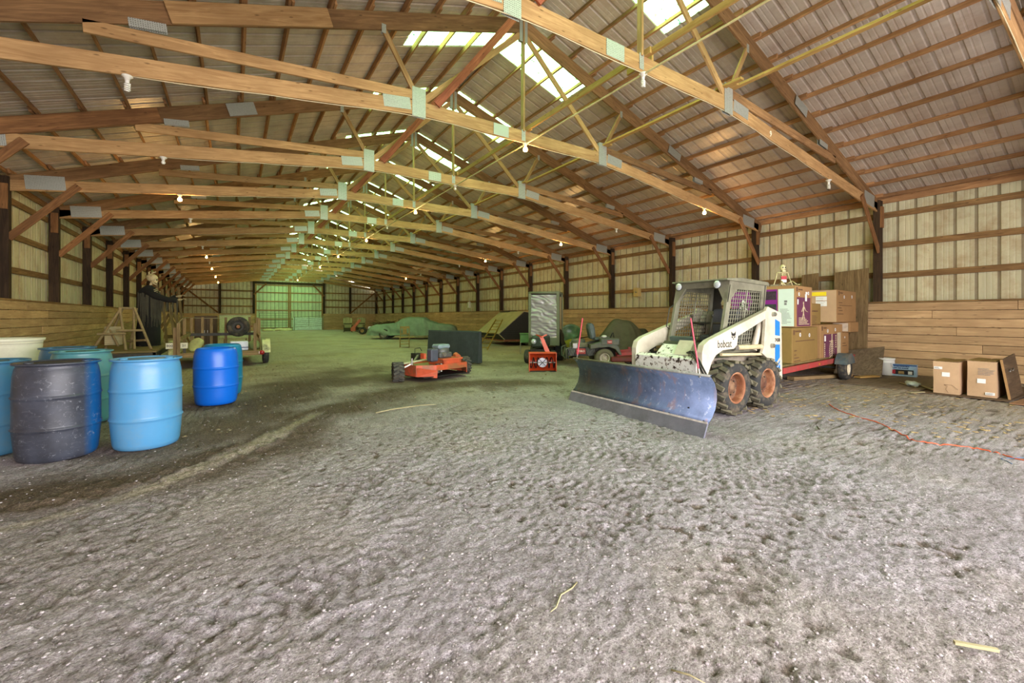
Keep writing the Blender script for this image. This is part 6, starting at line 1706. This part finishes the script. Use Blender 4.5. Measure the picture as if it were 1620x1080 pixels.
for row in ROW:
    nl = nu = 0
    for i in range(-1, 15):
        lit = i in LITB[row]
        if lit:
            bulb('%s lit warm bulb from the camera in the %s row under the trusses' % (ORD[nl], row), i, row, True, ''); nl += 1
        elif (i % 2 == 0 and i < 10) or (row == 'left' and i == 1):
            bulb('%s unlit white bulb from the camera in the %s row under the trusses' % (ORD[nu], row), i, row, False, 'spiral' if i <= 1 else 'plain'); nu += 1
# cables stapled under the chords and the conduit along the centre line: parts of the roof
for i in range(-1, 12):
    y = TY(i)-.012
    pts = []
    for k in range(25):
        off = ROW['left']+(ROW['right']-ROW['left'])*k/24
        pts.append((XC+off, y, zbot(off)-.008-(.012 if k % 3 else 0)))
    MB().tube(pts, .006, 6).build('cable', M_WIRE, ceiling)
MB().cyl((XC+.06, TY(-2), ZN-.135), (XC+.06, TY(13), ZN-.135), .014, n=8).build('conduit', M_COND, ceiling)
# short blocks on the chords
for i in (0,):
    beam('block', (XC+.24, TY(i)-.02, ZN+.16), (XC+.24, TY(i)+.45, ZN+.16), .038, .088, M_RUN, ceiling)
    beam('block', (XC+NODE-.12, TY(i)-.32, ZN+.26), (XC+NODE-.12, TY(i)+.12, ZN+.26), .088, .038, M_RUN, ceiling)
# 9 stencilled on the nearest right chord
x9 = XC+3.55; z9 = zbot(3.55)+.10
text_obj('chord_number', '9', .16, plain('white_chalk', srgb(226, 220, 190), .8), ceiling, face_M((x9, TY(0)-.0215, z9), (0, -1, 0), (math.cos(.125), 0, -math.sin(.125))), bold=.002)

# ------------------------------------------------------------------ stones, clods and straw on the dirt
def scatter(n, seed, region, smin, smax, flat, name, mat, label, cat, dens=None, elong=1.0):
    rr = random.Random(seed); V = []; F = []
    xs, ys = [], []
    while len(xs) < n:
        x, y = region(rr)
        xs.append(x); ys.append(y)
    zs = ground(np.array(xs), np.array(ys))
    for x, y, z in zip(xs, ys, zs):
        s = smin+(smax-smin)*rr.random()**3; a = rr.uniform(0, 6.283); ca, sa = math.cos(a), math.sin(a)
        b = len(V)
        ex = elong
        for zz, kk in ((-.2, .8), (.35, 1.0), (.8, .6)):
            for q in range(5):
                t_ = 6.283*q/5+zz; px = math.cos(t_)*ex*kk*rr.uniform(.75, 1.2); py = math.sin(t_)*kk*rr.uniform(.75, 1.2)
                V.append((x+s*(px*ca-py*sa), y+s*(px*sa+py*ca), z+s*flat*(zz+rr.uniform(-.15, .15))))
        V.append((x, y, z+s*flat*rr.uniform(.85, 1.05)))
        for k in range(5):
            k2 = (k+1) % 5
            F += [(b+k, b+k2, b+5+k2, b+5+k), (b+5+k, b+5+k2, b+10+k2, b+10+k), (b+10+k, b+10+k2, b+15)]
    me = bpy.data.meshes.new(name); me.from_pydata(V, [], F); me.update()
    o = obj(name, me, mat); tag(o, label, cat, kind='stuff'); return o
def near_region(rr):
    while True:
        d = .8+8*rr.random()**1.8; a = rr.uniform(R(-22), R(88)); x, y = d*math.sin(a), d*math.cos(a)
        if XL+.3 < x < XR-.3: return x, y
def grainmat(name, c0, c1):
    m, nt, bs = nmat(name); v = coords(nt, (1, 1, 1), rnd=False); g = noise_t(nt, v, 30, 3, .7)
    L(nt, ramp(nt, g, [(.35, c0), (.65, c1)]), bs.inputs['Base Color']); bs.inputs['Roughness'].default_value = .95; return m
scatter(16000, 1, near_region, .003, .011, .55, 'dirt_clods', grainmat('clod_soil', srgb(110, 100, 100), srgb(196, 188, 190)), 'small clods and grit strewn over the foreground dirt', 'grit')
scatter(170, 2, near_region, .004, .011, .5, 'pale_stones', grainmat('pale_stone', srgb(170, 160, 148), srgb(206, 198, 184)), 'scattered pale pebbles on the foreground dirt', 'pebbles')
scatter(1500, 3, lambda rr: (lambda d, a: (d*math.sin(a), d*math.cos(a)))(7+5.0*rr.random(), rr.uniform(R(52), R(88))), .01, .04, .25, 'leaf_litter', grainmat('litter', srgb(120, 96, 60), srgb(204, 178, 128)), 'dry leaf and chaff litter on the dirt along the right wall', 'litter', elong=1.6)
scatter(1200, 4, lambda rr: (rr.uniform(-1.5, 9), rr.uniform(6, 14)), .006, .03, .5, 'mid_clods', grainmat('mid_clod_soil', srgb(80, 66, 50), srgb(160, 144, 112)), 'clods on the dirt around the orange mower', 'clods')
